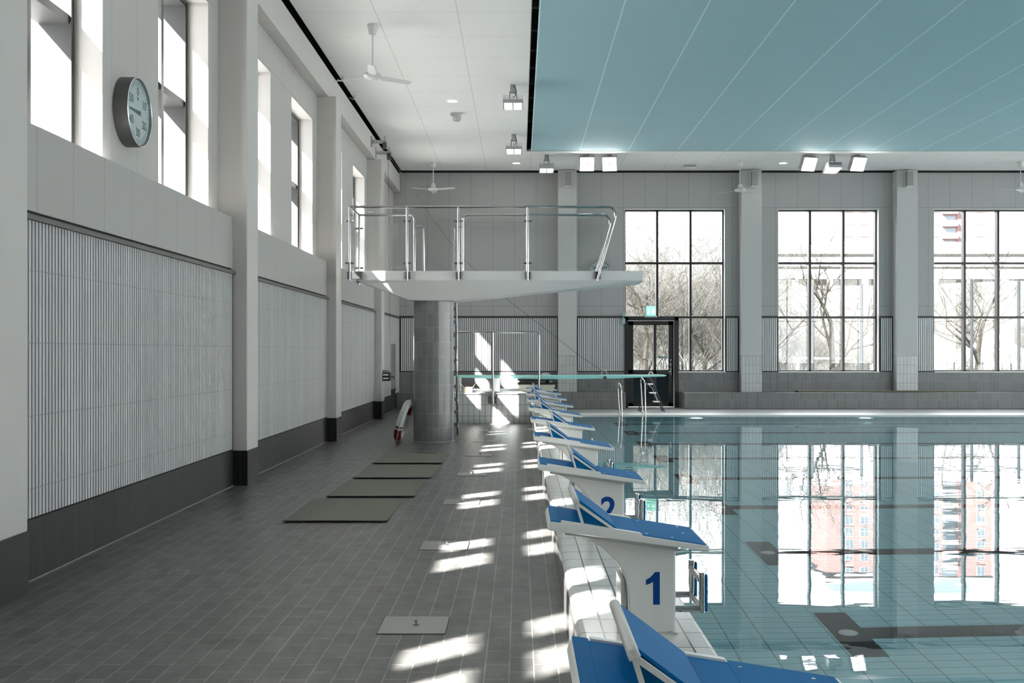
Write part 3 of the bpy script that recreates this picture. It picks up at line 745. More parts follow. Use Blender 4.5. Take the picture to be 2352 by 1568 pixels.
# fulcrum with hand wheel
fu = empty('fulcrum', (0, 0, 0), 'cream springboard fulcrum stand with black rails and white toothed hand wheel', 'springboard fulcrum')
b = MB(); b.prism([(.06, .665), (-.03, .83), (.82, .83), (.76, .665)], 'Y', 24.12, 24.35); b.prism([(.06, .665), (-.03, .83), (.82, .83), (.76, .665)], 'Y', 24.6, 24.85); b.build('stand', 'cream', fu, .008)
b = MB(); b.box(-.04, .83, 24.1, 24.87, .83, .855); b.build('black_base_rail', 'black', fu)
b = MB(); b.box(-.04, .77, 24.1, 24.87, .925, .94); b.build('black_top_rail', 'black', fu)
b = MB(); b.tube([(.0, 24.45, .89), (.6, 24.45, .89)], .035, 14); b.build('roller_shaft', 'grey_speaker', fu)
b = MB()
secs = [[], [], [], []]
for k in range(60):
    a = 2 * math.pi * k / 60; ro = .172 if k % 2 else .157
    for q, (rw, yw) in enumerate(((.0, 24.94), (.135, 24.94), (ro, 24.92), (ro, 24.96))): secs[q].append((.62 + rw * math.cos(a), yw, .92 + rw * math.sin(a)))
b.loft(secs, cap=False); b.build('hand_wheel', 'white', fu)
b = MB(); b.lathe([(0, -.06), (.075, -.06), (.085, 0), (0, 0)], (.62, 24.92, .90), 20, 'Y'); b.build('wheel_hub', 'black', fu)
# sagging cable from the beam to the board, brackets on the beam
b = MB(); cp = [(-3.06, 6.17), (-2.74, 5.72), (-2.24, 4.96), (-1.335, 3.76), (-.28, 2.775), (.572, 2.13), (1.3, 1.55), (1.93, 1.12)]
b.tube([(x, 24.6, z) for x, z in cp], .005, 6); tag(b.build('lifting_cable', 'clock_case'), 'thin dark cable sagging from left beam bracket down to the springboard', 'cable')
for i, (y, z) in enumerate(((24.1, 6.34), (24.9, 6.24))):
    t = empty('cable_bracket', (-3.367, y, z), ['small steel wall bracket with pulley on the left beam, the nearer of two', 'small steel wall bracket with pulley on the left beam, the farther of two'][i], 'bracket', 'cable brackets on the left beam')
    b = MB(); b.box(0, .02, -.06, .06, -.12, .12); b.build('wall_plate', 'alu', t, .004)
    b = MB(); b.box(.02, .32, -.03, .03, -.04, .03); b.build('arm', 'alu', t)
    b = MB(); b.lathe([(0, -.02), (.05, -.02), (.05, .02), (0, .02)], (.31, 0, -.1), 14, 'Y'); b.box(.27, .35, -.03, .03, -.17, -.01); b.build('pulley', 'frame_dark', t)
    b = MB(); b.box(.3, .33, -.02, .02, -.02, .12); b.build('hook', 'alu', t)
b = MB(); b.tube([(-3.08, 24.9, 6.1), (-3.06, 24.95, 3.5), (-3.05, 25.1, 1.15)], .004, 6); tag(b.build('pull_cord', 'clock_case'), 'thin vertical cord hanging beside the far left pillar down to the winch', 'cord')
t = empty('hand_winch', (-3.215, 25.0, .99), 'black and white hand winch mounted on the far left pillar', 'winch')
b = MB(); b.box(0, .19, -.12, .12, -.1, .1); b.build('winch_body', 'black', t, .02)
b = MB(); b.box(.02, .15, -.126, -.12, .025, .065); b.box(.02, .15, -.126, -.12, -.06, -.02); b.build('label_stripe', 'white', t)
b = MB(); b.tube([(.19, 0, 0), (.26, 0, 0), (.26, 0, -.06)], .014, 8); b.build('crank', 'black', t)
b = MB(); b.prism([(.0, .1), (.16, .1), (.19, .13), (.05, .16), (0, .15)], 'Y', -.1, .1); b.build('winch_cap', 'grey_speaker', t)

# things lying on the tiled block
t = empty('cardboard_box', (-1.14, 23.62, .666), 'open brown cardboard box lying on the white tiled block', 'box')
b = MB(); w_, d_, h_ = .10, .12, .13
b.box(-w_, w_, -d_, -d_ + .006, 0, h_); b.box(-w_, w_, d_ - .006, d_, 0, h_); b.box(-w_, -w_ + .006, -d_, d_, 0, h_); b.box(w_ - .006, w_, -d_, d_, 0, h_); b.box(-w_, w_, -d_, d_, 0, .006); b.build('box_body', 'card', t)
for a_, xx, s_ in ((R(35), w_, 1), (R(-30), -w_, -1)):
    b = MB(); b.obox(Matrix.Translation((xx + .035 * s_, 0, h_ + .035)) @ Matrix.Rotation(a_, 4, 'Y'), .004, .22, .1); b.build('box_flap', 'card', t)
random.seed(5)
b = MB()
for k in range(5):
    x0 = -1.32 + .07 * k; secs = []
    for q in range(7): secs.append((x0 + .05 * math.sin(q * 1.3 + k) - .02 * q * (1 if k < 2 else -.4), 23.66 + .05 * math.cos(q + k), .67 + .045 * q * (1 - .12 * k)))
    n0 = len(b.v)
    for (x, y, z) in secs: b.v += [(x, y, z), (x + .06, y + .03, z - .01)]
    for q in range(6): b.face((n0 + 2 * q, n0 + 2 * q + 1, n0 + 2 * q + 3, n0 + 2 * q + 2), True)
tag(b.build('plastic_wrap', 'film'), 'crumpled clear plastic wrap standing behind the cardboard box', 'wrapping')
b = MB()
for k in range(4):
    x = -.95 + .2 * k; b.tube([(x, 23.6, .675), (x + .1, 23.55, .682), (x + .2, 23.62, .68), (x + .33, 23.58, .674)], .012, 6)
tag(b.build('hose', 'grey_speaker'), 'loose grey hose lying on the white tiled block', 'hose')

# ------------------------------------------------------------------ things on the left deck
mats = [(-2.20, -1.235, 9.85, 11.38), (-2.10, -1.147, 11.52, 13.06), (-2.08, -1.11, 13.22, 14.8), (-2.07, -1.09, 14.95, 16.4)]
for i, (x0, x1, y0, y1) in enumerate(mats):
    b = MB(); n0 = 0; prof = []
    secs = []
    for q in range(25):
        f = q / 24; y = y0 + (y1 - y0) * f
        z = .022 * math.exp(-f * 18) * (1 if f > .01 else .6) + .003 * math.sin(f * 9)
        z = max(z, .0008)
        secs.append([(x0, y, z), (x1, y, z), (x1, y, z + .009), (x0, y, z + .009)])
    b.loft(secs)
    tag(b.build('floor_mat', 'mat'), 'olive grey ribbed rubber mat on the deck, %s of the four' % ['nearest', 'second nearest', 'third nearest', 'farthest'][i], 'mat', 'rubber mats on the deck')
for k in range(7):
    y0 = 5.97 + 2.52 * k
    t = empty('floor_hatch', (-.61, y0 + .19, 0), 'square steel hatch plate in the deck, %s' % ['nearest to the camera', 'second from the camera', 'third from the camera', 'fourth from the camera', 'fifth from the camera', 'sixth, beside the round column', 'farthest, in front of the tiled block'][k], 'floor hatch', 'hatch plates along the deck')
    b = MB(); b.box(-.19, .19, -.19, .19, .0005, .004); b.build('plate', 'hatch', t)
    b = MB(); b.box(-.197, .197, -.197, .197, .0003, .002); b.build('hatch_frame', 'black', t)
    b = MB(); b.lathe([(0, .004), (.016, .004), (.016, .009), (.007, .012), (.007, .022), (.012, .026), (.012, .034), (0, .036)], (.01, 0, 0), 12); b.build('knob', 'steel', t)
for k in range(4):
    t = empty('floor_drain', (-2.45, 7.63 + 3.98 * k, 0), 'small square steel drain grating in the deck, %s' % ['nearest, below the clock wall', 'second, left of the nearest mat', 'third, left of the farthest mat', 'last, behind the round column'][k], 'drain', 'drain gratings in the deck')
    b = MB(); b.box(-.065, .065, -.065, .065, .0005, .003); b.build('frame', 'hatch', t)
    b = MB()
    for q in range(7): b.box(-.05 + .015 * q, -.042 + .015 * q, -.05, .05, .003, .0045)
    b.build('grate', 'frame_dark', t)
# lifebuoy leaning against the column
t = empty('lifebuoy', (-2.06, 18.74, .39), 'white lifebuoy with dark red bands leaning against round tiled column', 'lifebuoy')
Rr, rr = .315, .062
for a0, a1, red in ((205, 262, 1), (262, 380, 0), (20, 62, 1), (62, 195, 0), (195, 199, 1), (199, 205, 0)):
    a0, a1 = R(a0), R(a1); b = MB(); pts = [(0, Rr * math.cos(a0 + (a1 - a0) * q / 12), Rr * math.sin(a0 + (a1 - a0) * q / 12)) for q in range(13)]
    b.tube(pts, rr + (.002 if red else 0), 16); b.build('red_band' if red else 'ring_segment', 'red' if red else 'buoy', t)
b = MB(); pts = []
for q in range(48):
    a = 2 * math.pi * q / 48; r = Rr + rr + .02 * abs(math.sin(2 * a)) + .004; pts.append((.02, r * math.cos(a), r * math.sin(a)))
b.tube(pts, .007, 6, closed=True); b.build('grab_rope', 'buoy', t)
t.rotation_euler = (0, R(17), R(-3)); t.location = (-2.045, 18.72, .37)

# ------------------------------------------------------------------ far side: grab rails, step ladder, pole
for i, x in enumerate((2.49, 3.07)):
    b = MB(); h = (.80, .93)[i]
    b.tube([(x + .03, 26.75, 0), (x - .02, 26.72, h - .08), (x - .02, 26.55, h), (x + .02, 26.2, h - .1), (x + .05, 26.12, -.9)], .019, 12, .08)
    b.tube([(x, 26.74, .12), (x + .04, 26.15, .12)], .012, 8)
    tag(b.build('pool_grab_rail', 'steel'), 'steel pool ladder rail at far edge, %s' % ['shorter one before the grey bench', 'taller one before the black door'][i], 'grab rail', 'pool ladder rails at the far edge')
t = empty('step_ladder', (3.48, 27.9, 0), 'black folding step ladder with silver treads in front of glazed door', 'step ladder')
for s_ in (-.2, .2):
    b = MB(); b.obox(Matrix.Translation((.0, s_, 0)) @ Matrix.Identity(4), .001, .001, .001)
    b = MB(); b.tube([(.30, s_ , .0), (-.06, s_, .93)], .016, 8); b.build('front_leg', 'black', t)
    b = MB(); b.tube([(-.33, s_, .0), (-.08, s_, .93)], .014, 8); b.build('rear_leg', 'black', t)
for k in range(3):
    z = .26 + .23 * k; x = .30 - .36 * z / .93
    b = MB(); b.box(x - .17, x + .02, -.2, .2, z - .012, z + .012); b.build('tread', 'silver', t, .004)
b = MB(); b.tube([(-.1, -.19, .9), (-.1, -.19, 1.02), (-.04, -.19, 1.05), (.0, -.19, .99)], .02, 8, .03); b.build('top_grip', 'cream', t)
b = MB(); b.tube([(.12, -.2, .30), (-.02, -.2, .62), (-.1, -.2, .7)], .009, 6); b.build('brace', 'silver', t)
b = MB(); b.tube([(7.72, 29.5, .475), (12.7, 29.5, .472)], .022, 10); p = b.build('bamboo_pole', 'bamboo'); tag(p, 'long olive bamboo pole lying on the grey tiled bench', 'pole')
b = MB(); b.lathe([(0, 0), (.03, 0), (.03, .07), (0, .07)], (7.66, 29.5, .478), 12, 'X'); b.build('end_cap', 'black', p)

# exit sign and small devices
t = empty('exit_sign', (3.70, 29.86, 2.58), 'green emergency exit sign with white arrow hanging above the black door', 'exit sign')
b = MB(); b.box(-.13, .13, -.012, .012, .0, .27); b.build('sign_panel', 'green', t, .003)
b = MB(); b.box(-.17, .17, -.03, .06, -.045, 0); b.build('sign_housing', 'teal', t, .005)
b = MB(); b.prism([(-.085, .19), (-.065, .19), (-.065, .115), (-.04, .115), (-.075, .07), (-.11, .115), (-.085, .115)], 'Y', -.015, -.0125); b.build('arrow', 'sign_white', t)
b = MB()   # door outline and running figure
b.prism([(.03, .06), (.045, .06), (.045, .19), (.095, .19), (.095, .06), (.11, .06), (.11, .205), (.03, .205)], 'Y', -.0145, -.0125)
b.lathe([(0, 0), (.013, 0), (.013, .002), (0, .002)], (.062, -.0155, .172), 12, 'Y')
b.prism([(.055, .155), (.075, .15), (.08, .105), (.095, .075), (.085, .07), (.065, .1), (.05, .07), (.038, .075), (.055, .105)], 'Y', -.0155, -.0135)
b.build('running_figure', 'sign_white', t)
t = empty('beacon', (2.93, 29.86, 2.45), 'small pale teal alarm beacon on the wall left of the door head', 'alarm beacon')
b = MB(); b.box(-.05, .04, -.05, .02, -.1, .06); b.build('housing', 'teal', t, .01)
b = MB(); b.box(-.045, .055, -.05, .03, .12, .21); b.box(-.02, .0, -.02, .02, .05, .13); b.build('lamp_cap', 'teal', t, .01)

# ------------------------------------------------------------------ clocks
def clock(loc, mtx, r, depth, label, hand=45):
    t = empty('wall_clock', (0, 0, 0), label, 'clock', 'round swimming pace clocks')
    t.matrix_world = Matrix.Translation(loc) @ mtx
    b = MB(); b.lathe([(0, 0), (r, 0), (r, depth), (r - .012, depth + .004), (r - .02, depth - .004), (r - .02, depth - .02), (0, depth - .02)], n=64); b.build('case', 'clock_case', t)
    b = MB(); b.lathe([(r - .014, depth + .001), (r - .008, depth + .006), (r - .002, depth + .001)], n=64); b.build('bezel', 'silver', t)
    b = MB(); b.lathe([(0, depth - .02), (r - .021, depth - .02), (r - .021, depth - .018), (0, depth - .018)], n=64); d = b.build('dial', 'dial', t)
    b = MB(); zz = depth - .0175
    for k in range(60):
        a = 2 * math.pi * k / 60; L_ = .055 if k % 5 == 0 else .042; wd = .007 if k % 5 == 0 else .0045; r1 = r - .028
        b.obox(Matrix.Rotation(-a, 4, 'Z') @ Matrix.Translation((0, r1 - L_ / 2, zz)), wd, L_, .001)
    b.build('second_marks', 'ink', d)
    for k, s in enumerate(('0', '10', '20', '30', '40', '50')):
        a = 2 * math.pi * k / 6; q = r - .125
        text('numeral', s, .105, 'ink', d, Matrix.Translation((q * math.sin(a), q * math.cos(a), zz)), .002, .0006)
    b = MB(); b.box(-.014, .014, .11, .14, zz, zz + .001); b.build('maker_mark', 'ink', d)
    a = 2 * math.pi * hand / 60
    b = MB(); b.prism([(-.02, -.06), (.02, -.06), (.007, r - .1), (-.007, r - .1)], 'Z', zz + .004, zz + .007); h = b.build('hand', 'ink', t); h.rotation_euler.z = -a
    b = MB(); b.lathe([(0, zz), (.012, zz), (.012, zz + .011), (0, zz + .011)], n=12); b.build('hand_hub', 'ink', t)
    b = MB(); b.lathe([(0, depth - .001), (r - .02, depth - .001), (r - .02, depth + .001), (0, depth + .001)], n=48); b.build('clock_glass', 'pane', t)
clock((XW, 9.6, 3.745), FACE_LEFT, .31, .13, 'large round grey pace clock on the left wall between two high windows')
clock((2.26, YB, 3.84), FACE_BACK, .30, .08, 'round pace clock on the back wall half hidden behind diving platform', 8)

# ------------------------------------------------------------------ ceiling fans
def fan(loc, drop, yaw, label, src=None):
    t = empty('ceiling_fan', loc, label, 'ceiling fan', 'white ceiling fans')
    b = MB(); b.lathe([(0, -.14), (.055, -.14), (.062, -.12), (.085, -.01), (.085, 0), (0, 0)], n=24); b.build('canopy', 'fan', t)
    b = MB(); b.tube([(0, 0, -.12), (0, 0, -drop + .12)], .012, 10); b.build('downrod', 'fan', t)
    b = MB(); b.lathe([(0, -drop - .05), (.05, -drop - .05), (.12, -drop - .035), (.145, -drop), (.13, -drop + .03), (.07, -drop + .045), (.055, -drop + .13), (.04, -drop + .16), (0, -drop + .16)], n=28); b.build('motor', 'fan', t)
    for k in range(3):
        a = R(yaw + 120 * k); b = MB()
        mt = Matrix.Rotation(a, 4, 'Z')
        secs = []
        for q, (rr_, w_, dz) in enumerate(((.10, .03, 0), (.16, .035, 0), (.19, .065, .0), (.45, .06, .0), (.66, .05, .0), (.68, .03, 0))):
            tw_ = -.22; c = []
            for (yy, zz_) in ((-w_, -.003 - w_ * tw_), (w_, -.003 + w_ * tw_), (w_, .003 + w_ * tw_), (-w_, .003 - w_ * tw_)):
                c.append(tuple(mt @ Vector((rr_, yy, -drop - .01 + dz + zz_))))
            secs.append(c)
        b.loft(secs); b.build('blade', 'fan', t)
fan((-2.28, 16.5, CZ), .79, 36, 'white three-blade ceiling fan nearest the camera over the left deck')
fan((-2.31, 28.5, CZ), .72, 92, 'white three-blade ceiling fan near the back wall above the diving platform')
fan((5.90, 28.4, CZ), .76, 20, 'white three-blade ceiling fan in front of the pillar right of the door')
fan((13.40, 28.4, CZ), .72, 60, 'white three-blade ceiling fan cut off by the right edge of the photo')

# ------------------------------------------------------------------ lamps
def flood(x, y, tilt, label, grey='alu', lit=True, drop=.34, roll=0):
    """tilt: degrees the lens turns from facing down towards the camera"""
    t = empty('floodlight', (x, y, CZ), label, 'floodlight', 'square floodlights under the ceiling')
    b = MB(); b.box(-.055, .055, -.04, .04, -.16, 0); b.build('mount', 'alu' if tilt < 30 and y < 26 else 'grey_speaker', t, .004)
    hd = empty('lamp_head', (0, 0, -drop)); hd.parent = t; hd.rotation_euler = (R(-tilt), 0, R(roll))
    b = MB(); b.box(-.19, .19, -.19, .19, -.05, .0); b.build('housing', 'alu', hd, .006)
    b = MB()
    for k in range(17): b.box(-.187 + .0225 * k, -.181 + .0225 * k, -.185, .185, 0, .085)
    b.build('cooling_fins', 'alu', hd)
    for sx in (-1, 1):
        for sy in (-1, 1):
            b = MB(); b.box(sx * .09 - .075, sx * .09 + .075, sy * .09 - .075, sy * .09 + .075, -.056, -.049); b.build('lens', 'lens' if tilt > 18 else 'lens_soft', hd)
    b = MB(); b.box(-.19, -.182, -.19, .19, -.075, -.05); b.box(.182, .19, -.19, .19, -.075, -.05); b.box(-.19, .19, -.19, -.182, -.075, -.05); b.box(-.19, .19, .182, .19, -.075, -.05); b.build('lens_rim', 'alu', hd)
    b = MB(); b.tube([(-.06, 0, -.12), (-.07, 0, -drop + .06)], .012, 6); b.tube([(.06, 0, -.12), (.07, 0, -drop + .06)], .012, 6); b.build('yoke', 'alu', t)
    b = MB(); b.tube([(.0, -.04, -.02), (.06, -.05, -.1), (.05, -.06, -.22), (-.01, -.06, -drop + .08)], .007, 6, .03); b.build('power_cable', 'black', t)
flood(-.12, 20.2, 8, 'grey square floodlight under the white ceiling, nearer of two beside the blue ceiling edge')
flood(-.13, 24.8, 8, 'grey square floodlight under the white ceiling, farther of two beside the blue ceiling edge')
flood(.70, 27.4, 8, 'downward facing floodlight left of the two bright lit ones above the diving platform')
flood(1.74, 27.4, 62, 'bright lit floodlight facing the camera, left of the pair above the diving platform', drop=.22)
flood(2.33, 27.4, 62, 'bright lit floodlight facing the camera, right of the pair above the diving platform', drop=.22, roll=-8)
flood(7.45, 27.4, 58, 'bright lit floodlight over the far water, left of the right-hand trio', drop=.22, roll=14)
flood(8.07, 27.4, 16, 'downward facing floodlight in the middle of the right-hand trio', roll=10)
flood(8.72, 27.4, 58, 'bright lit floodlight over the far water, right of the right-hand trio', drop=.22, roll=12)
for (x, y) in ((-.12, 2.0), (-.12, 6.5), (-.12, 11.0), (14.5, 27.4), (18, 27.4), (22, 27.4), (26.8, 22), (26.8, 14), (26.8, 6), (6, -2), (14, -2), (22, -2)):  # out-of-view lamps added as fill light
    flood(x, y, 20, 'unseen square floodlight added to help light the hall')
for x, y, lb in ((-1.36, 21.5, 'round lit downlight in the white ceiling beside the smoke detector'), (-.08, 28.6, 'round lit downlight in the far ceiling strip left of the pillar'), (7.1, 28.6, 'round lit downlight in the far ceiling strip left of the right-hand floodlights')):
    b = MB(); b.lathe([(0, -.004), (.10, -.004), (.10, .0), (0, .0)], (0, 0, 0), 24); o = b.build('downlight', 'down'); o.location = (x, y, CZ - .001); tag(o, lb, 'downlight', 'round downlights')
    b = MB(); b.lathe([(.10, -.006), (.115, -.006), (.118, 0), (.10, 0)], (0, 0, 0), 24); b.build('rim', 'white', o)
t = empty('smoke_detector', (-1.37, 22.6, CZ), 'grey round smoke detector hanging from the white ceiling', 'smoke detector')
b = MB(); b.lathe([(0, -.05), (.09, -.05), (.1, -.03), (.1, 0), (0, 0)], n=20); b.build('base', 'alu', t)
b = MB(); b.lathe([(0, -.17), (.07, -.17), (.09, -.14), (.09, -.05), (0, -.05)], (.04, 0, 0), 20); b.build('sensor_head', 'alu', t)
t = empty('emergency_light', (4.64, 28.9, CZ), 'small grey emergency light box under the far ceiling strip', 'emergency light')
b = MB(); b.box(-.17, .17, -.05, .05, -.05, 0); b.build('housing', 'alu', t, .006)
b = MB(); b.box(-.15, .15, -.04, .04, -.10, -.05); b.build('diffuser', 'white', t, .015)
for i, (x, lb) in enumerate(((1.345, 'grey wall speaker on the pillar above the diving platform'), (6.52, 'grey wall speaker in a white bracket on the pillar behind the right-hand fan'), (10.82, 'grey wall speaker in a white bracket on the pillar between the two right windows'), (15.2, 'grey wall speaker on the far right pillar'))):
    t = empty('wall_speaker', (x, 29.6, 6.37), lb, 'speaker', 'speakers on the back pillars')
    b = MB(); b.box(-.085, .085, -.20, -.03, -.20, .20); o = b.build('speaker_box', 'grey_speaker' if i == 0 else 'grey_shell', t, .008); 
    o.data.materials.clear(); o.data.materials.append(MT['grey_speaker'])
    b = MB(); b.box(-.09, .09, -.21, 0, .20, .215); b.box(-.09, .09, -.21, 0, -.225, -.205); b.box(-.09, -.075, -.03, 0, -.22, .21); b.build('bracket', 'white', t)
    o.rotation_euler.z = 0
b = MB(); t = empty('pillar_sensor', (6.50, 29.6, 6.04), 'tiny grey camera below the speaker on the pillar right of the door', 'camera')
b.box(-.05, .05, -.06, 0, -.03, .04); b.build('body', 'grey_shell', t, .01)
b = MB(); b.lathe([(0, -.02), (.02, -.02), (.02, 0), (0, 0)], (0, -.06, 0), 12, 'Y'); b.build('camera_lens', 'black', t)

# ------------------------------------------------------------------ outside
def hill_z(x, y):
    if y < 95: return -1.0
    return -1 + 12 * min(1, (y - 95) / 50) ** 1.1 + max(0, (y - 145)) * .05 + .4 * math.sin(x * .1)
b = MB(); nx, ny = 40, 40
for j in range(ny + 1):
    for i in range(nx + 1):
        x = -60 + 260 * i / nx; y = 30.33 + 300 * (j / ny) ** 1.3; b.v.append((x, y, hill_z(x, y) if y > 90 else -1.0))
for j in range(ny):
    for i in range(nx): a = j * (nx + 1) + i; b.face((a, a + 1, a + nx + 2, a + nx + 1), True)
struct(b.build('ground_outside', 'grass'))
b = MB(); b.box(-400, -4.3, -200, 300, -1.4, -1.02); b.box(-4.3, 60, -200, -4.4, -1.4, -1.02); b.box(28, 140, -200, 30, -1.4, -1.02); struct(b.build('ground_left', 'bounce_ground'))  # unseen ground made pale to throw daylight up through the windows
b = MB(); b.box(-10, 110, 34, 92, -1.0, -.98); struct(b.build('ground_pitch', 'pitch'))

def tree_mesh(seed, H, trunk_r, levels=5, spread=.55, droop=0, nside=5, first=.28, kids_n=3, shrink=.72):
    rnd = random.Random(seed); b = MB()
    def grow(p, d, ln, r, lv):
        n = 3 if lv > 1 else 2; pts = [p]; q = p.copy(); dd = d.copy()
        for k in range(n):
            dd = (dd + Vector((rnd.uniform(-1, 1), rnd.uniform(-1, 1), rnd.uniform(-.5, 1) - droop)) * .16).normalized(); q = q + dd * ln / n; pts.append(q.copy())
        b.tube(pts, r, nside if lv > 2 else 3, r1=r * (.62 if lv else .3))
        if lv == 0: return
        m_ = kids_n + (1 if rnd.random() < .4 else 0)
        for k in range(m_):
            t = first + (1 - first) * (k + rnd.random()) / m_ if k < m_ - 1 else 1.0
            idx = min(n - 1, int(t * n)); f = t * n - idx; base = pts[idx].lerp(pts[idx + 1], min(1, f))
            ax = Vector((rnd.uniform(-1, 1), rnd.uniform(-1, 1), rnd.uniform(-.15, .5))).normalized()
            nd = (dd * (1 - spread) + ax * spread * (1.15 if k < m_ - 1 else .5)).normalized()
            grow(base, nd, ln * shrink * rnd.uniform(.8, 1.15), max(.006, r * rnd.uniform(.42, .58)), lv - 1)
    grow(Vector((0, 0, -.3)), Vector((0, 0, 1)), H * .36, trunk_r, levels)
    return b
tA = tree_mesh(3, 15, .26, 6); tB = tree_mesh(11, 16, .28, 6, .6); tC = tree_mesh(23, 11, .05, 5, .5, kids_n=4, first=.1)
def place_tree(name, src, mat, x, y, z, s, rz, label, grp):
    if isinstance(src, MB): o = src.build(name, mat)
    else: o = src.copy(); C.objects.link(o)
    o.location = (x, y, z); o.scale = (s, s, s); o.rotation_euler = (0, 0, rz); tag(o, label, 'tree', grp); return o
TG = 'bare trees outside the back windows'
oA = place_tree('bare_tree', tA, 'bark', 15.2, 62, -1, .74, .3, 'bare tree outside, trunk behind left panes of the middle window', TG)
oB = place_tree('bare_tree', tB, 'bark', 18.9, 64, -1, .78, 1.2, 'bare spreading tree outside, trunk behind the centre mullion of the middle window', TG)
place_tree('bare_tree', oA, None, 27.5, 64, -1, .8, 2.4, 'bare tree outside behind the middle panes of the right-hand window', TG)
place_tree('bare_tree', oB, None, 6.6, 56, -1, .6, 2.9, 'bare tree outside behind the left panes of the window over the door', TG)
place_tree('bare_tree', oA, None, 10.4, 60, -1, .62, 4.4, 'bare tree outside behind the right panes of the window over the door', TG)
place_tree('bare_tree', oB, None, 34, 62, -1, .62, 5.0, 'bare tree outside at the right edge of the right-hand window', TG)
# thicket of bare undergrowth: one uncountable mass
sh = tC; th = MB(); rnd = random.Random(8)
for k in range(110):
    if k >= 70: x = rnd.uniform(15, 42); y = rnd.uniform(64, 78); x *= 66 / y
    elif k < 40: x = rnd.uniform(3.5, 15) * 1.0; y = rnd.uniform(56, 92)
    else: x = rnd.uniform(12, 48); y = rnd.uniform(80, 104)
    x *= y / 66; z = -1 if y < 95 else hill_z(x, y)
    s = rnd.uniform(.6, 1.05) * (1.45 if k < 40 else 1.0 if k < 70 else .6); a = rnd.uniform(0, 6.28); ca, sa = math.cos(a) * s, math.sin(a) * s
    n0 = len(th.v); th.v += [(x + v[0] * ca - v[1] * sa, y + v[0] * sa + v[1] * ca, z + v[2] * s) for v in sh.v]
    th.f += [tuple(i + n0 for i in f_) for f_ in sh.f]; th.sm += sh.sm
me = bpy.data.meshes.new('thicket'); me.from_pydata(th.v, [], th.f); me.materials.append(MT['twig'])
o = bpy.data.objects.new('thicket', me); C.objects.link(o); tag(o, 'dense pale bare undergrowth on the slope outside', 'undergrowth', kind='stuff')
# conifer seen at the far right
rnd = random.Random(4); b = MB(); b.tube([(0, 0, -.2), (0, 0, 13)], .2, 6, r1=.03); con = b.build('conifer_tree', 'bark'); con.location = (31.5, 60, -1)
tag(con, 'dull green conifer outside at right of the right-hand window', 'tree', None)
b = MB()
for k in range(900):
    z = rnd.uniform(4.0, 12.8); a = rnd.uniform(0, 6.28); ln = (13.4 - z) * .36 * rnd.uniform(.5, 1.1); r0 = rnd.uniform(0, .6) * ln
    p0 = Vector((r0 * math.cos(a), r0 * math.sin(a), z)); p1 = Vector((ln * math.cos(a), ln * math.sin(a), z - .12 * ln + rnd.uniform(-.1, .3)))
    w_ = Vector((-math.sin(a), math.cos(a), .3)) * rnd.uniform(.04, .1); n0 = len(b.v); b.v += [tuple(p0 - w_), tuple(p0 + w_), tuple(p1)]; b.face((n0, n0 + 1, n0 + 2))
b.build('needles', 'conifer', con)

# pink tower block on the hill
TY = 252
t = empty('apartment_tower', (0, TY, 0), 'tall pale pink apartment tower on the hill, seen in windows and mirrored in water', 'building')
b = MB(); b.box(73, 84.5, 0, 14, 8, 52.6); b.box(84.5, 97, 5, 18, 8, 52.6); b.box(97, 112, 0, 14, 8, 52.6); b.build('tower_wall', 'pink', t)
b = MB(); b.box(76, 92, 4, 14, 52.6, 56.5); b.box(97, 108, 3, 13, 52.6, 56.5); b.build('penthouse', 'roofd', t)
b = MB(); b.box(72.4, 97, -.6, 14, 51.9, 52.9); b.box(97, 112.6, -.6, 14, 51.9, 52.9); b.build('roof_edge', 'bwhite', t)
b = MB(); b.box(103.7, 104.8, -.3, 0, 8, 52); b.build('brick_strip', 'redb', t)
wf = MB(); wf.box(-.95, .95, -.15, .05, -.95, .95); wf.box(-.95, .95, -.16, -.15, -.95, .95)
first = None
for k in range(13):
    z = 50.2 - 2.94 * k
    for x in (78.2, 81.8, 87.5, 91.5, 98.6, 109.4):
        y = 5 if 84.5 < x < 97 else 0
        if first is None:
            first = MB(); first.box(-1.0, 1.0, -.12, .02, -.95, .95); fo = first.build('window', 'bwhite', t)
            g_ = MB(); g_.box(-.85, -.05, -.16, -.1, -.8, .8); g_.box(.05, .85, -.16, -.1, -.8, .8); go = g_.build('pane', 'bglass', fo); first = fo
            c = fo
        else:
            c = fo.copy(); C.objects.link(c); gc = go.copy(); C.objects.link(gc); gc.parent = c
        c.location = (x, y, z)
    b = MB(); b.box(100.2, 103.6, -1.3, 0, z - 1.4, z - .2); b.build('balcony', 'bwhite', t)
    b = MB(); b.box(100.3, 103.5, -.1, .1, z - .2, z + 1.1); b.build('balcony_recess', 'bglass', t)
# terraced white car park / housing on the slope
t = empty('terraced_building', (0, 150, 0), 'long white terraced building in horizontal bands behind the bare trees', 'building')
for (za, zb, dy) in ((15.9, 17.6, 6), (13.9, 15.2, 4), (11.9, 13.3, 2), (9.6, 10.8, 0), (7.7, 8.9, -2)):
    b = MB(); b.box(33, 100, dy, dy + 1, za, zb); b.build('parapet', 'bwhite', t)
for (za, zb, dy) in ((13.2, 16, 8), (11.0, 14, 6), (8.4, 12, 4), (4, 9.6, 3)):
    b = MB(); b.box(33, 100, dy, dy + 1, za, zb); b.build('deck_recess', 'bdark', t)
b = MB()
for k in range(14): b.box(34 + 5 * k, 34.6 + 5 * k, 1, 2, 8, 12)
b.build('deck_columns', 'bwhite', t)
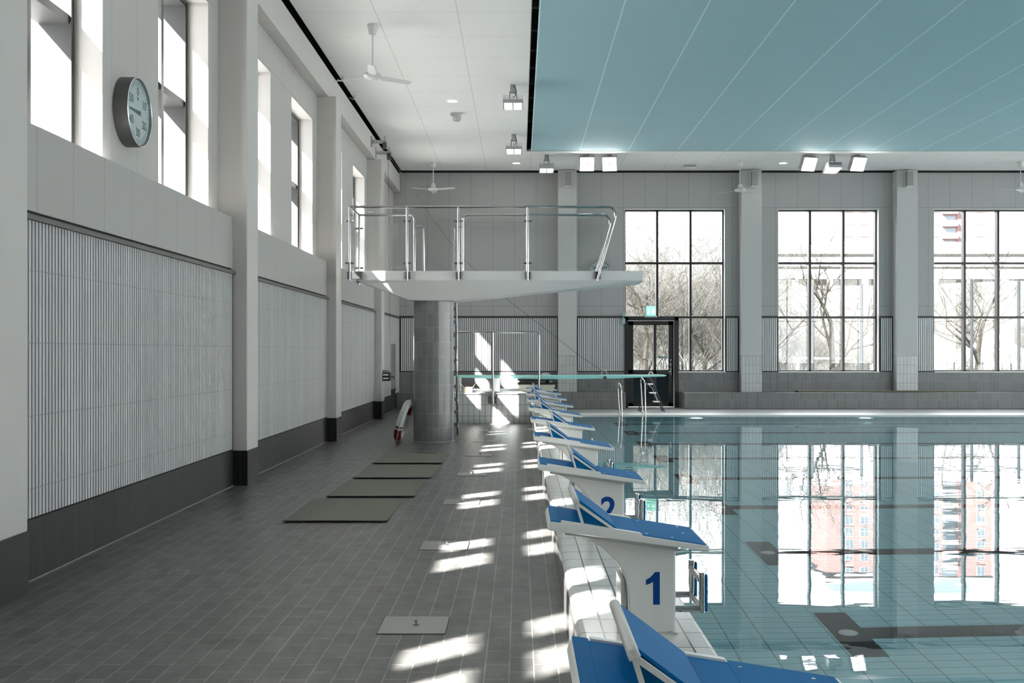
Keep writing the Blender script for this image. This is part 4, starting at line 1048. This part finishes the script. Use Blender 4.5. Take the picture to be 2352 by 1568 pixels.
# pitch-side posts, fence, goals, tents
for i, (px, top, Y) in enumerate(((1485, 676, 58), (1568, 668, 58), (1866, 655, 58), (1979, 651, 58), (2232, 640, 58), (2340, 640, 58))):
    x = (px - 1193) / 2440 * Y; zt = 1.59 + (806 - top) / 2440 * Y
    b = MB(); b.tube([(x, Y, -1), (x, Y, zt)], .085, 8)
    tag(b.build('pitch_post', 'post'), 'tall grey post outside beside the pitch, %s' % ['behind the glazed door', 'right of the glazed door', 'left one in the middle window', 'right one in the middle window', 'in the right-hand window', 'at the right edge of the photo'][i], 'post', 'tall posts beside the pitch')
for i, (xa, xb) in enumerate(((4, 16), (16, 28), (28, 44))):
    Y = 54; t = empty('wire_fence', (0, Y, -1), 'low wire fence outside, seen through the %s' % ['window over the door', 'middle window', 'right-hand window'][i], 'fence', 'wire fences by the pitch')
    n = int((xb - xa) / 1.45)
    for k in range(n):
        b = MB(); x = xa + .3 + 1.45 * k; b.box(x - .03, x + .03, -.03, .03, 0, 2.05); b.build('fence_post', 'post', t)
    b = MB()
    for k in range(9): b.box(xa, xb, -.006, .006, .2 + .2 * k, .208 + .2 * k)
    for k in range(int((xb - xa) / .25)): b.box(xa + .25 * k, xa + .25 * k + .008, -.006, .006, .1, 1.95)
    b.build('wire_mesh', 'post', t)
for i, (x0, x1, Y, zt) in enumerate(((21.0, 25.3, 80, 1.03), (30.5, 36.9, 76, 1.62))):
    b = MB(); b.tube([(x0, Y, -1), (x0, Y, zt), (x1, Y, zt), (x1, Y, -1)], .09, 8, .1); b.tube([(x0, Y, zt), (x0, Y + 1.4, -1)], .04, 6); b.tube([(x1, Y, zt), (x1, Y + 1.4, -1)], .04, 6)
    tag(b.build('football_goal', 'goal'), ['white football goal outside behind the middle window', 'white football goal outside in front of the tents, right-hand window'][i], 'goal', 'football goals on the pitch')
for i, x in enumerate((33.5, 39.0)):
    Y = 88; b = MB(); b.loft([[(x - 3.6, Y - 3, .2), (x + 3.6, Y - 3, .2), (x + 3.6, Y + 3, .2), (x - 3.6, Y + 3, .2)], [(x - .3, Y - .2, 3.3), (x + .3, Y - .2, 3.3), (x + .3, Y + .2, 3.3), (x - .3, Y + .2, 3.3)]])
    b.box(x - 3.5, x + 3.5, Y - 2.9, Y + 2.9, -1, .2)
    tag(b.build('party_tent', 'tent'), ['white pointed tent outside, the left of two in the right-hand window', 'white pointed tent outside, the right of two in the right-hand window'][i], 'tent', 'white tents by the pitch')
